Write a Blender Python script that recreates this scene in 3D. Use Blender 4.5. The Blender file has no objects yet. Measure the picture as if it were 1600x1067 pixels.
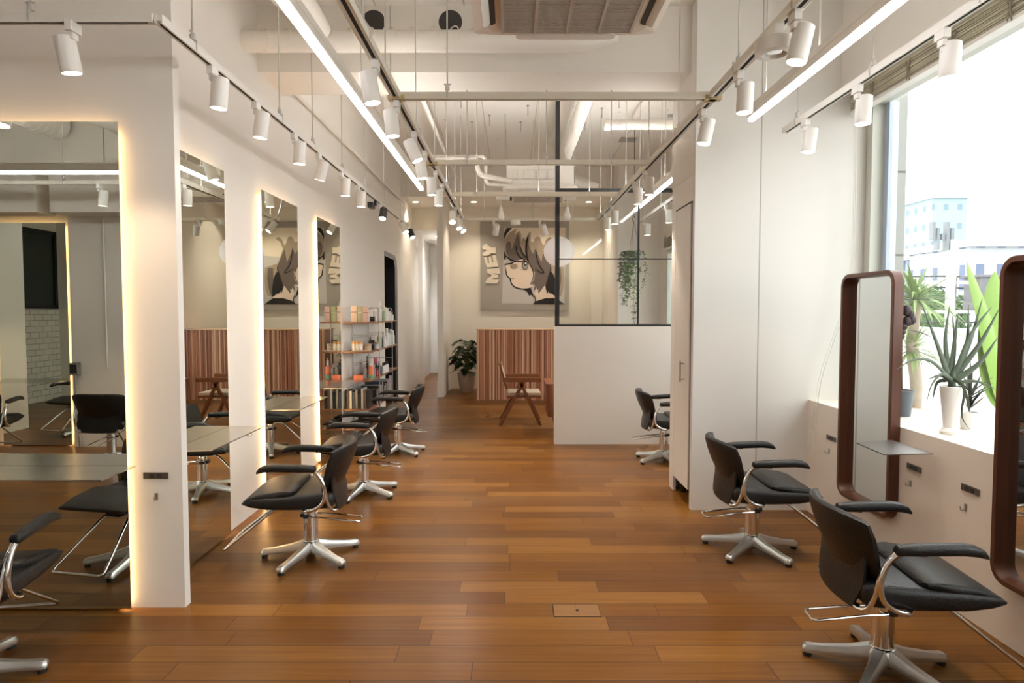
import bpy, bmesh, math, random
from mathutils import Vector, Matrix, Euler
random.seed(7)
PI = math.pi
SC = bpy.context.scene
COL = SC.collection
R = math.radians

# ------------------------------------------------------------------ camera
F, CX, CY, H = 1000.0, 800.0, 533.5, 1.55
PITCH = math.atan(46.5 / 1000)
cam = bpy.data.cameras.new('camera')
cam.lens = 22.5; cam.sensor_width = 36; cam.clip_start = 0.05; cam.clip_end = 500
camo = bpy.data.objects.new('camera', cam); COL.objects.link(camo)
camo.location = (0, 0, H); camo.rotation_euler = (PI / 2 - PITCH, 0, 0)
SC.camera = camo

# ------------------------------------------------------------------ world, light, exposure
w = bpy.data.worlds.new('world'); SC.world = w; w.use_nodes = True
nt = w.node_tree; nt.nodes.clear()
bg = nt.nodes.new('ShaderNodeBackground'); out = nt.nodes.new('ShaderNodeOutputWorld')
tc = nt.nodes.new('ShaderNodeTexCoord'); sp = nt.nodes.new('ShaderNodeSeparateXYZ')
cr = nt.nodes.new('ShaderNodeValToRGB')
cr.color_ramp.elements[0].position = 0.0; cr.color_ramp.elements[0].color = (1.0, 0.985, 0.95, 1)
cr.color_ramp.elements[1].position = 0.8; cr.color_ramp.elements[1].color = (0.92, 0.96, 1.0, 1)
nt.links.new(tc.outputs['Generated'], sp.inputs[0]); nt.links.new(sp.outputs[2], cr.inputs[0])
nt.links.new(cr.outputs[0], bg.inputs[0]); bg.inputs[1].default_value = 2.9
nt.links.new(bg.outputs[0], out.inputs[0])
vs = SC.view_settings
vs.view_transform = 'Standard'; vs.look = 'None'; vs.gamma = 1.0; vs.exposure = 0.92
vs.use_curve_mapping = False
SC.cycles.use_denoising = True
SC.cycles.max_bounces = 10; SC.cycles.diffuse_bounces = 5; SC.cycles.glossy_bounces = 6
SC.cycles.transmission_bounces = 6; SC.cycles.transparent_max_bounces = 10
SC.cycles.caustics_reflective = False; SC.cycles.caustics_refractive = False
SC.cycles.sample_clamp_indirect = 6.0

def portal(name, loc, sx, sy, rot):
    l = bpy.data.lights.new(name, 'AREA'); l.shape = 'RECTANGLE'; l.size = sx; l.size_y = sy
    l.cycles.is_portal = True
    o = bpy.data.objects.new(name, l); o.location = loc; o.rotation_euler = rot; COL.objects.link(o)
portal('window_portal', (2.83, 0.6, 2.0), 2.3, 8.4, (0, R(90), 0))
portal('window_portal', (2.68, 8.3, 1.7), 1.7, 4.7, (0, R(90), 0))

# ------------------------------------------------------------------ materials
def new_mat(name):
    m = bpy.data.materials.new(name); m.use_nodes = True
    t = m.node_tree; b = t.nodes['Principled BSDF']
    return m, t, b
def nd(t, typ, **kw):
    n = t.nodes.new(typ)
    for k, v in kw.items(): setattr(n, k, v)
    return n
def mth(t, op, a, b=None):
    n = nd(t, 'ShaderNodeMath', operation=op)
    for i, v in enumerate((a, b)):
        if v is None: continue
        if isinstance(v, (int, float)): n.inputs[i].default_value = v
        else: t.links.new(v, n.inputs[i])
    return n.outputs[0]
def mix(t, f, a, b, mode='MIX'):
    n = nd(t, 'ShaderNodeMix', data_type='RGBA', blend_type=mode)
    for i, v in ((0, f), (6, a), (7, b)):
        if isinstance(v, (int, float)): n.inputs[i].default_value = v
        elif isinstance(v, tuple): n.inputs[i].default_value = (*v, 1)
        else: t.links.new(v, n.inputs[i])
    return n.outputs[2]
def mat(name, col, rough=0.5, metal=0.0, nscale=0, namt=0.0, bump=0.0, bscale=None, spec=None, coat=0.0, sub=None):
    m, t, b = new_mat(name)
    b.inputs['Base Color'].default_value = (*col, 1)
    b.inputs['Roughness'].default_value = rough; b.inputs['Metallic'].default_value = metal
    if spec is not None: b.inputs['Specular IOR Level'].default_value = spec
    if coat: b.inputs['Coat Weight'].default_value = coat
    tcn = nd(t, 'ShaderNodeTexCoord')
    n = nd(t, 'ShaderNodeTexNoise'); n.inputs['Scale'].default_value = nscale or 6; n.inputs['Detail'].default_value = 5
    t.links.new(tcn.outputs['Object'], n.inputs['Vector'])
    c2 = tuple(max(0, c * (1 - (namt or 0.04))) for c in col)
    t.links.new(mix(t, n.outputs[0], col, c2), b.inputs['Base Color'])
    if bump:
        n2 = nd(t, 'ShaderNodeTexNoise'); n2.inputs['Scale'].default_value = bscale or 60; n2.inputs['Detail'].default_value = 3
        t.links.new(tcn.outputs['Object'], n2.inputs['Vector'])
        bp = nd(t, 'ShaderNodeBump'); bp.inputs['Strength'].default_value = bump; bp.inputs['Distance'].default_value = 0.01
        t.links.new(n2.outputs[0], bp.inputs['Height']); t.links.new(bp.outputs[0], b.inputs['Normal'])
    return m
def emit(name, col, s):
    m, t, b = new_mat(name)
    b.inputs['Base Color'].default_value = (*col, 1)
    b.inputs['Emission Color'].default_value = (*col, 1); b.inputs['Emission Strength'].default_value = s
    return m
def wood(name, c1, c2, rough=0.35, axis='Z', scale=1.0):
    m, t, b = new_mat(name)
    tcn = nd(t, 'ShaderNodeTexCoord'); mp = nd(t, 'ShaderNodeMapping')
    s = {'X': (1, 14, 14), 'Y': (14, 1, 14), 'Z': (14, 14, 1)}[axis]
    mp.inputs['Scale'].default_value = [v * scale for v in s]
    t.links.new(tcn.outputs['Object'], mp.inputs[0])
    n = nd(t, 'ShaderNodeTexNoise'); n.inputs['Scale'].default_value = 3; n.inputs['Detail'].default_value = 6
    t.links.new(mp.outputs[0], n.inputs['Vector'])
    t.links.new(mix(t, n.outputs[0], c1, c2), b.inputs['Base Color'])
    b.inputs['Roughness'].default_value = rough
    return m

M = {}
M['wall'] = mat('white_plaster', (0.84, 0.80, 0.745), 0.7, nscale=1.3, namt=0.05, bump=0.06, bscale=25)
M['ceil'] = mat('white_ceiling_paint', (0.83, 0.79, 0.73), 0.7, nscale=0.9, namt=0.06, bump=0.05, bscale=20)
M['backwall'] = mat('cream_wall_paint', (0.80, 0.755, 0.66), 0.7, nscale=1, namt=0.04)
M['white'] = mat('white_enamel', (0.82, 0.79, 0.74), 0.35)
M['whitem'] = mat('white_painted_metal', (0.80, 0.77, 0.71), 0.4)
M['trackw'] = mat('ivory_rail_paint', (0.76, 0.71, 0.61), 0.4)
M['leather'] = mat('black_leather', (0.012, 0.0115, 0.0115), 0.40, nscale=9, namt=0.3, bump=0.25, bscale=120, spec=0.42)
M['blackrub'] = mat('black_rubber', (0.015, 0.015, 0.015), 0.6)
M['blackp'] = mat('black_plastic', (0.02, 0.02, 0.022), 0.35)
M['chrome'] = mat('chrome', (0.80, 0.80, 0.80), 0.08, 1.0)
M['alum'] = mat('cast_aluminium', (0.62, 0.61, 0.59), 0.33, 1.0, nscale=14, namt=0.12)
M['steel'] = mat('brushed_steel', (0.66, 0.63, 0.57), 0.22, 1.0, nscale=30, namt=0.08)
M['dullsteel'] = mat('dull_steel', (0.30, 0.29, 0.28), 0.38, 1.0)
M['galv'] = mat('galvanised_steel', (0.45, 0.45, 0.44), 0.4, 1.0)
M['acp'] = mat('aged_beige_plastic', (0.74, 0.65, 0.55), 0.45)
M['rod'] = mat('pale_rod', (0.56, 0.54, 0.50), 0.4, 0.3)
M['wire'] = mat('grey_wire', (0.42, 0.42, 0.42), 0.4, 0.8)
M['blackm'] = mat('black_steel', (0.012, 0.013, 0.015), 0.4)
M['mirror'] = mat('mirror_silver', (0.80, 0.83, 0.76), 0.0, 1.0, namt=0.001)
M['mirror2'] = mat('mirror_silver_clear', (0.80, 0.84, 0.83), 0.0, 1.0, namt=0.001)
M['dark'] = mat('dark_slot', (0.006, 0.006, 0.006), 0.8)
M['tube'] = emit('light_tube', (0.97, 0.96, 1.0), 7.0)
M['uptube'] = emit('upper_diffuser', (1.0, 0.96, 0.90), 10.0)  # strips added above the tubes to lift the ceiling brightness
M['uptube2'] = emit('upper_diffuser_far', (1.0, 0.97, 0.92), 15.0)  # stronger added strip for the dim far ceiling
M['uplong'] = emit('long_rail_uplight', (1.0, 0.97, 0.92), 26.0)  # glow added on top of the long rails for the far ceiling
M['upcross'] = emit('cross_rail_uplight', (1.0, 0.97, 0.92), 26.0)  # glow added on the third cross rail, out of view
M['lens'] = emit('lit_lens', (1.0, 0.93, 0.83), 6.0)
M['led'] = emit('warm_led_strip', (1.0, 0.64, 0.27), 8.5)
M['down'] = emit('downlight_lens', (1.0, 0.88, 0.7), 5.0)
M['teak'] = wood('dark_teak', (0.27, 0.095, 0.030), (0.14, 0.045, 0.016), 0.3)
M['walnut'] = wood('walnut_frame', (0.145, 0.048, 0.022), (0.06, 0.020, 0.011), 0.34)
M['shelfwood'] = wood('shelf_wood', (0.42, 0.20, 0.10), (0.22, 0.09, 0.045), 0.4, 'Y')
M['cane'] = mat('woven_cane', (0.72, 0.58, 0.42), 0.6, nscale=90, namt=0.35, bump=0.3, bscale=150)
M['tan'] = mat('tan_leather', (0.22, 0.072, 0.026), 0.42, nscale=5, namt=0.3)
M['terra'] = mat('pale_clay_pot', (0.50, 0.42, 0.35), 0.8)
M['potw'] = mat('white_ceramic', (0.82, 0.80, 0.77), 0.35)
M['potg'] = mat('grey_plastic_pot', (0.12, 0.14, 0.16), 0.5)
M['soil'] = mat('potting_soil', (0.09, 0.045, 0.025), 0.95, nscale=60, namt=0.5, bump=0.5)
M['monst'] = mat('monstera_leaf', (0.018, 0.050, 0.014), 0.35, nscale=4, namt=0.45)
M['aloe'] = mat('aloe_leaf', (0.115, 0.155, 0.105), 0.5, nscale=22, namt=0.55)
M['ivy'] = mat('ivy_leaf', (0.17, 0.27, 0.10), 0.45, nscale=12, namt=0.4)
M['lime'] = mat('lime_leaf', (0.20, 0.36, 0.035), 0.45, nscale=3, namt=0.25)
M['yucca'] = mat('yucca_leaf', (0.24, 0.35, 0.09), 0.5, nscale=5, namt=0.4)
M['treeg'] = mat('tree_foliage', (0.05, 0.12, 0.03), 0.8, nscale=3, namt=0.5)
M['stem'] = mat('plant_stem', (0.13, 0.14, 0.06), 0.7)
M['bark'] = mat('pale_bark', (0.46, 0.37, 0.28), 0.9, nscale=12, namt=0.4, bump=0.4)
M['plate'] = mat('brown_socket_plate', (0.20, 0.17, 0.14), 0.35, 0.7)
M['socket'] = mat('dark_socket', (0.05, 0.045, 0.04), 0.4)
M['blind'] = mat('aged_blind_slats', (0.66, 0.61, 0.47), 0.6, nscale=8, namt=0.3)
M['paper'] = mat('rice_paper', (0.93, 0.88, 0.85), 0.9)
b_l = M['paper'].node_tree.nodes['Principled BSDF']; b_l.inputs['Emission Color'].default_value = (1, .88, .83, 1); b_l.inputs['Emission Strength'].default_value = 0.16
M['terrace'] = mat('pale_terrace', (0.75, 0.74, 0.72), 0.8)
M['jamb'] = mat('painted_jamb', (0.66, 0.67, 0.60), 0.5)
M['alub'] = mat('blue_grey_aluminium', (0.50, 0.58, 0.72), 0.45)
M['holes'] = mat('dark_duct_inside', (0.06, 0.055, 0.05), 0.9)
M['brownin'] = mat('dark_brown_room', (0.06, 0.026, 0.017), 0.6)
M['purple'] = mat('dark_red_flower', (0.022, 0.004, 0.006), 0.5)

def glass_mat():
    m = bpy.data.materials.new('clear_glass'); m.use_nodes = True; t = m.node_tree; t.nodes.clear()
    o = nd(t, 'ShaderNodeOutputMaterial'); tr = nd(t, 'ShaderNodeBsdfTransparent'); gl = nd(t, 'ShaderNodeBsdfGlossy')
    tr.inputs[0].default_value = (0.97, 0.985, 0.975, 1); gl.inputs['Roughness'].default_value = 0.0
    fr = nd(t, 'ShaderNodeFresnel'); fr.inputs[0].default_value = 1.5
    ge = nd(t, 'ShaderNodeNewGeometry'); mr = nd(t, 'ShaderNodeMapRange'); mr.inputs[3].default_value = 1.5; mr.inputs[4].default_value = 1 / 1.5
    t.links.new(ge.outputs['Backfacing'], mr.inputs[0]); t.links.new(mr.outputs[0], fr.inputs[0])
    mx = nd(t, 'ShaderNodeMixShader')
    t.links.new(fr.outputs[0], mx.inputs[0]); t.links.new(tr.outputs[0], mx.inputs[1]); t.links.new(gl.outputs[0], mx.inputs[2])
    t.links.new(mx.outputs[0], o.inputs[0])
    return m
M['glass'] = glass_mat()

def floor_mat():
    m, t, b = new_mat('oak_floor_planks')
    geo = nd(t, 'ShaderNodeTexCoord'); s = nd(t, 'ShaderNodeSeparateXYZ'); t.links.new(geo.outputs['Object'], s.inputs[0])
    X, Y = s.outputs[0], s.outputs[1]
    W = 0.142
    yr = mth(t, 'DIVIDE', mth(t, 'SUBTRACT', Y, 2.763), W)
    row = mth(t, 'FLOOR', yr)
    wn = nd(t, 'ShaderNodeTexWhiteNoise', noise_dimensions='1D'); t.links.new(row, wn.inputs['W'])
    wn2 = nd(t, 'ShaderNodeTexWhiteNoise', noise_dimensions='1D'); t.links.new(mth(t, 'ADD', row, 31.7), wn2.inputs['W'])
    ln = mth(t, 'ADD', mth(t, 'MULTIPLY', wn2.outputs[0], 0.75), 0.75)
    xr = mth(t, 'DIVIDE', mth(t, 'ADD', X, mth(t, 'MULTIPLY', wn.outputs[0], 9.0)), ln)
    colm = mth(t, 'FLOOR', xr)
    cv = nd(t, 'ShaderNodeCombineXYZ'); t.links.new(colm, cv.inputs[0]); t.links.new(row, cv.inputs[1])
    wc = nd(t, 'ShaderNodeTexWhiteNoise', noise_dimensions='2D'); t.links.new(cv.outputs[0], wc.inputs['Vector'])
    ramp = nd(t, 'ShaderNodeValToRGB'); e = ramp.color_ramp.elements
    e[0].position = 0; e[0].color = (0.165, 0.068, 0.017, 1)
    e[1].position = 1; e[1].color = (0.29, 0.138, 0.036, 1)
    for p, c in ((0.3, (0.20, 0.083, 0.014, 1)), (0.6, (0.245, 0.107, 0.018, 1)), (0.85, (0.30, 0.139, 0.025, 1))):
        x = ramp.color_ramp.elements.new(p); x.color = c
    t.links.new(wc.outputs[0], ramp.inputs[0])
    # grain along x
    mp = nd(t, 'ShaderNodeCombineXYZ')
    t.links.new(mth(t, 'ADD', mth(t, 'MULTIPLY', X, 1.6), mth(t, 'MULTIPLY', wc.outputs[0], 50)), mp.inputs[0])
    t.links.new(mth(t, 'MULTIPLY', Y, 48.0), mp.inputs[1])
    g = nd(t, 'ShaderNodeTexNoise'); g.inputs['Scale'].default_value = 1.0; g.inputs['Detail'].default_value = 6; g.inputs['Distortion'].default_value = 0.6
    t.links.new(mp.outputs[0], g.inputs['Vector'])
    big = nd(t, 'ShaderNodeTexNoise'); big.inputs['Scale'].default_value = 0.9; big.inputs['Detail'].default_value = 7
    t.links.new(geo.outputs['Object'], big.inputs['Vector'])
    c = mix(t, mth(t, 'MULTIPLY', g.outputs[0], 1.0), ramp.outputs[0], (0.48, 0.32, 0.15), 'MULTIPLY')
    mr = nd(t, 'ShaderNodeMapRange'); mr.inputs[1].default_value = 0.5; mr.inputs[2].default_value = 0.75
    t.links.new(big.outputs[0], mr.inputs[0])
    c = mix(t, mth(t, 'MULTIPLY', mr.outputs[0], 0.38), c, (0.21, 0.135, 0.08))
    fy = mth(t, 'FRACT', yr); fx = mth(t, 'FRACT', xr)
    sy = mth(t, 'LESS_THAN', fy, 0.028)
    sx = mth(t, 'LESS_THAN', fx, 0.0035)
    seam = mth(t, 'MAXIMUM', sy, sx)
    # knots
    vo = nd(t, 'ShaderNodeTexVoronoi'); vo.inputs['Scale'].default_value = 1.7
    t.links.new(geo.outputs['Object'], vo.inputs['Vector'])
    kn = mth(t, 'LESS_THAN', vo.outputs['Distance'], 0.014)
    c = mix(t, mth(t, 'MULTIPLY', mth(t, 'MAXIMUM', seam, kn), 0.88), c, (0.04, 0.018, 0.009))
    t.links.new(c, b.inputs['Base Color']); b.inputs['Specular IOR Level'].default_value = 0.17
    rr = nd(t, 'ShaderNodeMapRange'); rr.inputs[3].default_value = 0.22; rr.inputs[4].default_value = 0.40
    t.links.new(big.outputs[0], rr.inputs[0]); t.links.new(rr.outputs[0], b.inputs['Roughness'])
    bp = nd(t, 'ShaderNodeBump'); bp.inputs['Strength'].default_value = 0.25; bp.inputs['Distance'].default_value = 0.004
    hgt = mth(t, 'SUBTRACT', mth(t, 'MULTIPLY', g.outputs[0], 0.25), seam)
    t.links.new(hgt, bp.inputs['Height']); t.links.new(bp.outputs[0], b.inputs['Normal'])
    return m
M['floor'] = floor_mat()

def seam_mat(name, base, axis, pitch, off, dark, wid=0.012, dots=False, axis2=None, pitch2=1, off2=0):
    m, t, b = new_mat(name); b.inputs['Roughness'].default_value = 0.7
    tcn = nd(t, 'ShaderNodeTexCoord'); s = nd(t, 'ShaderNodeSeparateXYZ'); t.links.new(tcn.outputs['Object'], s.inputs[0])
    fr = mth(t, 'FRACT', mth(t, 'DIVIDE', mth(t, 'SUBTRACT', s.outputs[axis], off), pitch))
    k = mth(t, 'LESS_THAN', fr, wid / pitch)
    if axis2 is not None:
        fr2 = mth(t, 'FRACT', mth(t, 'DIVIDE', mth(t, 'SUBTRACT', s.outputs[axis2], off2), pitch2))
        k = mth(t, 'MAXIMUM', k, mth(t, 'LESS_THAN', fr2, wid / pitch2))
    n = nd(t, 'ShaderNodeTexNoise'); n.inputs['Scale'].default_value = 1.2; n.inputs['Detail'].default_value = 5
    t.links.new(tcn.outputs['Object'], n.inputs['Vector'])
    c = mix(t, n.outputs[0], base, tuple(v * 0.93 for v in base))
    if dots:
        mp = nd(t, 'ShaderNodeMapping'); mp.inputs['Scale'].default_value = (3.1, 3.1, 0)
        t.links.new(tcn.outputs['Object'], mp.inputs[0])
        vo = nd(t, 'ShaderNodeTexVoronoi'); vo.inputs['Scale'].default_value = 1.0; vo.inputs['Randomness'].default_value = 0.35
        t.links.new(mp.outputs[0], vo.inputs['Vector'])
        k = mth(t, 'MAXIMUM', k, mth(t, 'LESS_THAN', vo.outputs['Distance'], 0.06))
    t.links.new(mix(t, mth(t, 'MULTIPLY', k, 0.8), c, dark), b.inputs['Base Color'])
    return m
M['ceilseam'] = seam_mat('ceiling_boards', (0.84, 0.81, 0.76), 0, 0.69, -1.07, (0.50, 0.46, 0.41), 0.014, True)
M['pierseam'] = seam_mat('pier_plaster', (0.78, 0.76, 0.72), 0, 5.0, 1.895, (0.34, 0.31, 0.28), 0.010)
M['pilm'] = seam_mat('outside_tile', (0.27, 0.27, 0.245), 2, 0.64, 0.06, (0.05, 0.05, 0.045), 0.018)

def tile_mat():
    m, t, b = new_mat('white_metro_tile'); b.inputs['Roughness'].default_value = 0.2
    tcn = nd(t, 'ShaderNodeTexCoord'); s = nd(t, 'ShaderNodeSeparateXYZ'); t.links.new(tcn.outputs['Object'], s.inputs[0])
    cb = nd(t, 'ShaderNodeCombineXYZ'); t.links.new(s.outputs[1], cb.inputs[0]); t.links.new(s.outputs[2], cb.inputs[1])
    br = nd(t, 'ShaderNodeTexBrick'); br.inputs['Scale'].default_value = 1.0
    br.inputs['Brick Width'].default_value = 0.20; br.inputs['Row Height'].default_value = 0.10; br.inputs['Mortar Size'].default_value = 0.004
    br.inputs['Color1'].default_value = (0.78, 0.76, 0.70, 1); br.inputs['Color2'].default_value = (0.70, 0.68, 0.62, 1); br.inputs['Mortar'].default_value = (0.25, 0.23, 0.2, 1)
    t.links.new(cb.outputs[0], br.inputs[0]); t.links.new(br.outputs[0], b.inputs['Base Color'])
    return m
M['tile'] = tile_mat()

def island_mat(name, cols, rough=0.5, axis=2):
    m, t, b = new_mat(name); b.inputs['Roughness'].default_value = rough
    g = nd(t, 'ShaderNodeNewGeometry'); r = nd(t, 'ShaderNodeValToRGB'); r.color_ramp.interpolation = 'CONSTANT'
    n = len(cols)
    while len(r.color_ramp.elements) < n: r.color_ramp.elements.new(0.5)
    for i, c in enumerate(cols): r.color_ramp.elements[i].position = i / n; r.color_ramp.elements[i].color = (*c, 1)
    t.links.new(g.outputs['Random Per Island'], r.inputs[0])
    tcn = nd(t, 'ShaderNodeTexCoord'); mp = nd(t, 'ShaderNodeMapping'); sc = [30, 30, 30]; sc[axis] = 2; mp.inputs['Scale'].default_value = sc
    t.links.new(tcn.outputs['Object'], mp.inputs[0]); nn = nd(t, 'ShaderNodeTexNoise'); nn.inputs['Scale'].default_value = 1.5
    t.links.new(mp.outputs[0], nn.inputs['Vector'])
    t.links.new(mix(t, mth(t, 'MULTIPLY', nn.outputs[0], 0.5), r.outputs[0], (0.5, 0.4, 0.35), 'MULTIPLY'), b.inputs['Base Color'])
    return m
M['slats'] = island_mat('cedar_slats', [(0.54, 0.24, 0.13), (0.38, 0.14, 0.075), (0.72, 0.43, 0.27), (0.29, 0.095, 0.05), (0.60, 0.29, 0.165), (0.80, 0.54, 0.36), (0.45, 0.18, 0.10)])

def facade_mat(name, base, win, px, pz, fx=0.5, fz=0.55):
    m, t, b = new_mat(name); b.inputs['Roughness'].default_value = 0.7
    tcn = nd(t, 'ShaderNodeTexCoord'); s = nd(t, 'ShaderNodeSeparateXYZ'); t.links.new(tcn.outputs['Object'], s.inputs[0])
    u = mth(t, 'ADD', s.outputs[0], s.outputs[1])
    a = mth(t, 'LESS_THAN', mth(t, 'FRACT', mth(t, 'DIVIDE', u, px)), fx)
    c = mth(t, 'LESS_THAN', mth(t, 'FRACT', mth(t, 'DIVIDE', s.outputs[2], pz)), fz)
    t.links.new(mix(t, mth(t, 'MULTIPLY', a, c), base, win), b.inputs['Base Color'])
    return m

# ------------------------------------------------------------------ mesh helpers
def finish(name, bm, m, parent=None, smooth=False, bevel=0.0, seg=2):
    me = bpy.data.meshes.new(name)
    bmesh.ops.recalc_face_normals(bm, faces=bm.faces)
    if smooth:
        for f in bm.faces: f.smooth = True
    bm.to_mesh(me); bm.free()
    for x in (m if isinstance(m, (list, tuple)) else [m]): me.materials.append(x)
    if smooth: 
        try: me.set_sharp_from_angle(angle=R(42))
        except Exception: pass
    o = bpy.data.objects.new(name, me); COL.objects.link(o)
    if parent is not None: o.parent = parent
    if bevel:
        b = o.modifiers.new('bevel', 'BEVEL'); b.width = bevel; b.segments = seg; b.limit_method = 'ANGLE'
    return o
def B(): return bmesh.new()
def box(bm, x0, x1, y0, y1, z0, z1, mi=0):
    v = [bm.verts.new(p) for p in ((x0, y0, z0), (x1, y0, z0), (x1, y1, z0), (x0, y1, z0), (x0, y0, z1), (x1, y0, z1), (x1, y1, z1), (x0, y1, z1))]
    for f in ((0, 3, 2, 1), (4, 5, 6, 7), (0, 1, 5, 4), (1, 2, 6, 5), (2, 3, 7, 6), (3, 0, 4, 7)):
        q = bm.faces.new([v[i] for i in f]); q.material_index = mi
    return bm
def prism(bm, pts, fn0, fn1, mi=0):
    a = [bm.verts.new(fn0(p)) for p in pts]; b = [bm.verts.new(fn1(p)) for p in pts]
    n = len(pts)
    bm.faces.new(a).material_index = mi; bm.faces.new(b[::-1]).material_index = mi
    for i in range(n): bm.faces.new((a[i], b[i], b[(i + 1) % n], a[(i + 1) % n])).material_index = mi
    return bm
def loft(bm, rings, cap=True, mi=0, closed=False):
    vs_ = [[bm.verts.new(p) for p in r] for r in rings]
    n = len(rings[0]); K = len(rings)
    for k in range(K if closed else K - 1):
        a, b = vs_[k], vs_[(k + 1) % K]
        for i in range(n): bm.faces.new((a[i], a[(i + 1) % n], b[(i + 1) % n], b[i])).material_index = mi
    if cap and not closed:
        bm.faces.new(vs_[0][::-1]).material_index = mi; bm.faces.new(vs_[-1]).material_index = mi
    return bm
def catmull(pts, n=6, closed=False):
    P = [Vector(p) for p in pts]; out = []
    N = len(P)
    rng = range(N) if closed else range(N - 1)
    for i in rng:
        p0 = P[(i - 1) % N] if closed or i > 0 else P[0]
        p1, p2 = P[i], P[(i + 1) % N]
        p3 = P[(i + 2) % N] if closed or i + 2 < N else P[-1]
        for k in range(n):
            t = k / n
            out.append(0.5 * ((2 * p1) + (p2 - p0) * t + (2 * p0 - 5 * p1 + 4 * p2 - p3) * t * t + (3 * p1 - p0 - 3 * p2 + p3) * t ** 3))
    if not closed: out.append(P[-1])
    return out
def fillet(pts, r, closed=False, n=5):
    P = [Vector(p) for p in pts]; out = []; N = len(P)
    for i in range(N):
        if not closed and i in (0, N - 1): out.append(P[i]); continue
        a, b, c = P[i - 1], P[i], P[(i + 1) % N]
        d1 = (a - b); d2 = (c - b); l = min(r, d1.length * .49, d2.length * .49)
        s = b + d1.normalized() * l; e = b + d2.normalized() * l
        for k in range(n + 1):
            t = k / n; out.append((1 - t) ** 2 * s + 2 * t * (1 - t) * b + t * t * e)
    return out
def tube(bm, pts, r, seg=10, closed=False, mi=0, flat=None, up=None):
    P = [Vector(p) for p in pts]; N = len(P); rings = []
    rr = r if isinstance(r, (list, tuple)) else [r] * N
    prev = None
    for i in range(N):
        if closed: t = P[(i + 1) % N] - P[i - 1]
        else: t = P[min(i + 1, N - 1)] - P[max(i - 1, 0)]
        if t.length < 1e-9: t = Vector((0, 0, 1))
        t.normalize()
        if prev is None:
            u = Vector(up) if up else (Vector((0, 0, 1)) if abs(t.z) < .9 else Vector((1, 0, 0)))
            a = (u - t * u.dot(t)).normalized()
        else:
            a = prev - t * prev.dot(t)
            a = a.normalized() if a.length > 1e-6 else t.orthogonal().normalized()
        prev = a; b = t.cross(a)
        fl = flat or 1.0
        rings.append([P[i] + a * (math.cos(2 * PI * k / seg) * rr[i]) + b * (math.sin(2 * PI * k / seg) * rr[i] * fl) for k in range(seg)])
    return loft(bm, rings, not closed, mi, closed)
def lathe(bm, prof, c=(0, 0, 0), seg=24, mi=0):
    rings = [[(c[0] + max(r, 1e-4) * math.cos(2 * PI * k / seg), c[1] + max(r, 1e-4) * math.sin(2 * PI * k / seg), c[2] + z) for k in range(seg)] for r, z in prof]
    return loft(bm, rings, True, mi)
def rrect(cx, cz, w, h, r, n=4):
    pts = []
    r = min(r, w / 2 * .99, h / 2 * .99)
    for (sx, sz, a0) in ((1, 1, 0), (-1, 1, 90), (-1, -1, 180), (1, -1, 270)):
        for k in range(n + 1):
            a = R(a0 + 90 * k / n)
            pts.append((cx + sx * (w / 2 - r) + r * math.cos(a), cz + sz * (h / 2 - r) + r * math.sin(a)))
    return pts

def thing(name, label, cat, loc=(0, 0, 0), rz=0, group=None):
    o = bpy.data.objects.new(name, None); COL.objects.link(o)
    o.empty_display_size = 0.1
    o.location = loc; o.rotation_euler = (0, 0, rz); o['label'] = label; o['category'] = cat
    if group: o['group'] = group
    return o
def tag(o, label, cat, group=None, kind=None):
    o['label'] = label; o['category'] = cat
    if group: o['group'] = group
    if kind: o['kind'] = kind
    return o
def struct(name, bm, m, smooth=False, label=None):
    o = finish(name, bm, m, None, smooth); o['kind'] = 'structure'
    if label: o['label'] = label
    return o
def dup(root, loc=None, rz=None, label=None, group=None):
    r = root.copy(); COL.objects.link(r)
    if loc is not None: r.location = loc
    if rz is not None: r.rotation_euler = (0, 0, rz)
    if label: r['label'] = label
    if group: r['group'] = group
    for ch in list(root.children):
        c = ch.copy(); COL.objects.link(c); c.parent = r
        for g in list(ch.children):
            d = g.copy(); COL.objects.link(d); d.parent = c
    return r
ORD = ['first', 'second', 'third', 'fourth', 'fifth', 'sixth', 'seventh', 'eighth', 'ninth', 'tenth', 'eleventh', 'twelfth']

# ================================================================== STRUCTURE
ZC, ZF = 3.93, 4.15
struct('floor', box(B(), -8.3, 2.56, -4.0, 16.6, -0.1, 0), M['floor'])
struct('ceiling', box(box(B(), -8.3, 2.85, -4.0, 5.3, ZC, ZC + 0.1), -2.2, 2.85, 5.6, 11.62, ZF, ZF + 0.1), M['ceilseam'])
bm = B(); box(bm, -2.1, 2.75, 11.62, 13.0, 3.62, ZF + 0.1); box(bm, -2.2, -1.2, 12.95, 16.3, 3.22, 3.35)
struct('ceiling_soffit', bm, M['ceil'])
struct('wall_back', box(box(B(), -1.30, 2.75, 12.87, 13.0, 0, 3.7), -2.3, -1.30, 12.87, 13.0, 3.18, 3.7), M['backwall'])
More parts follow.
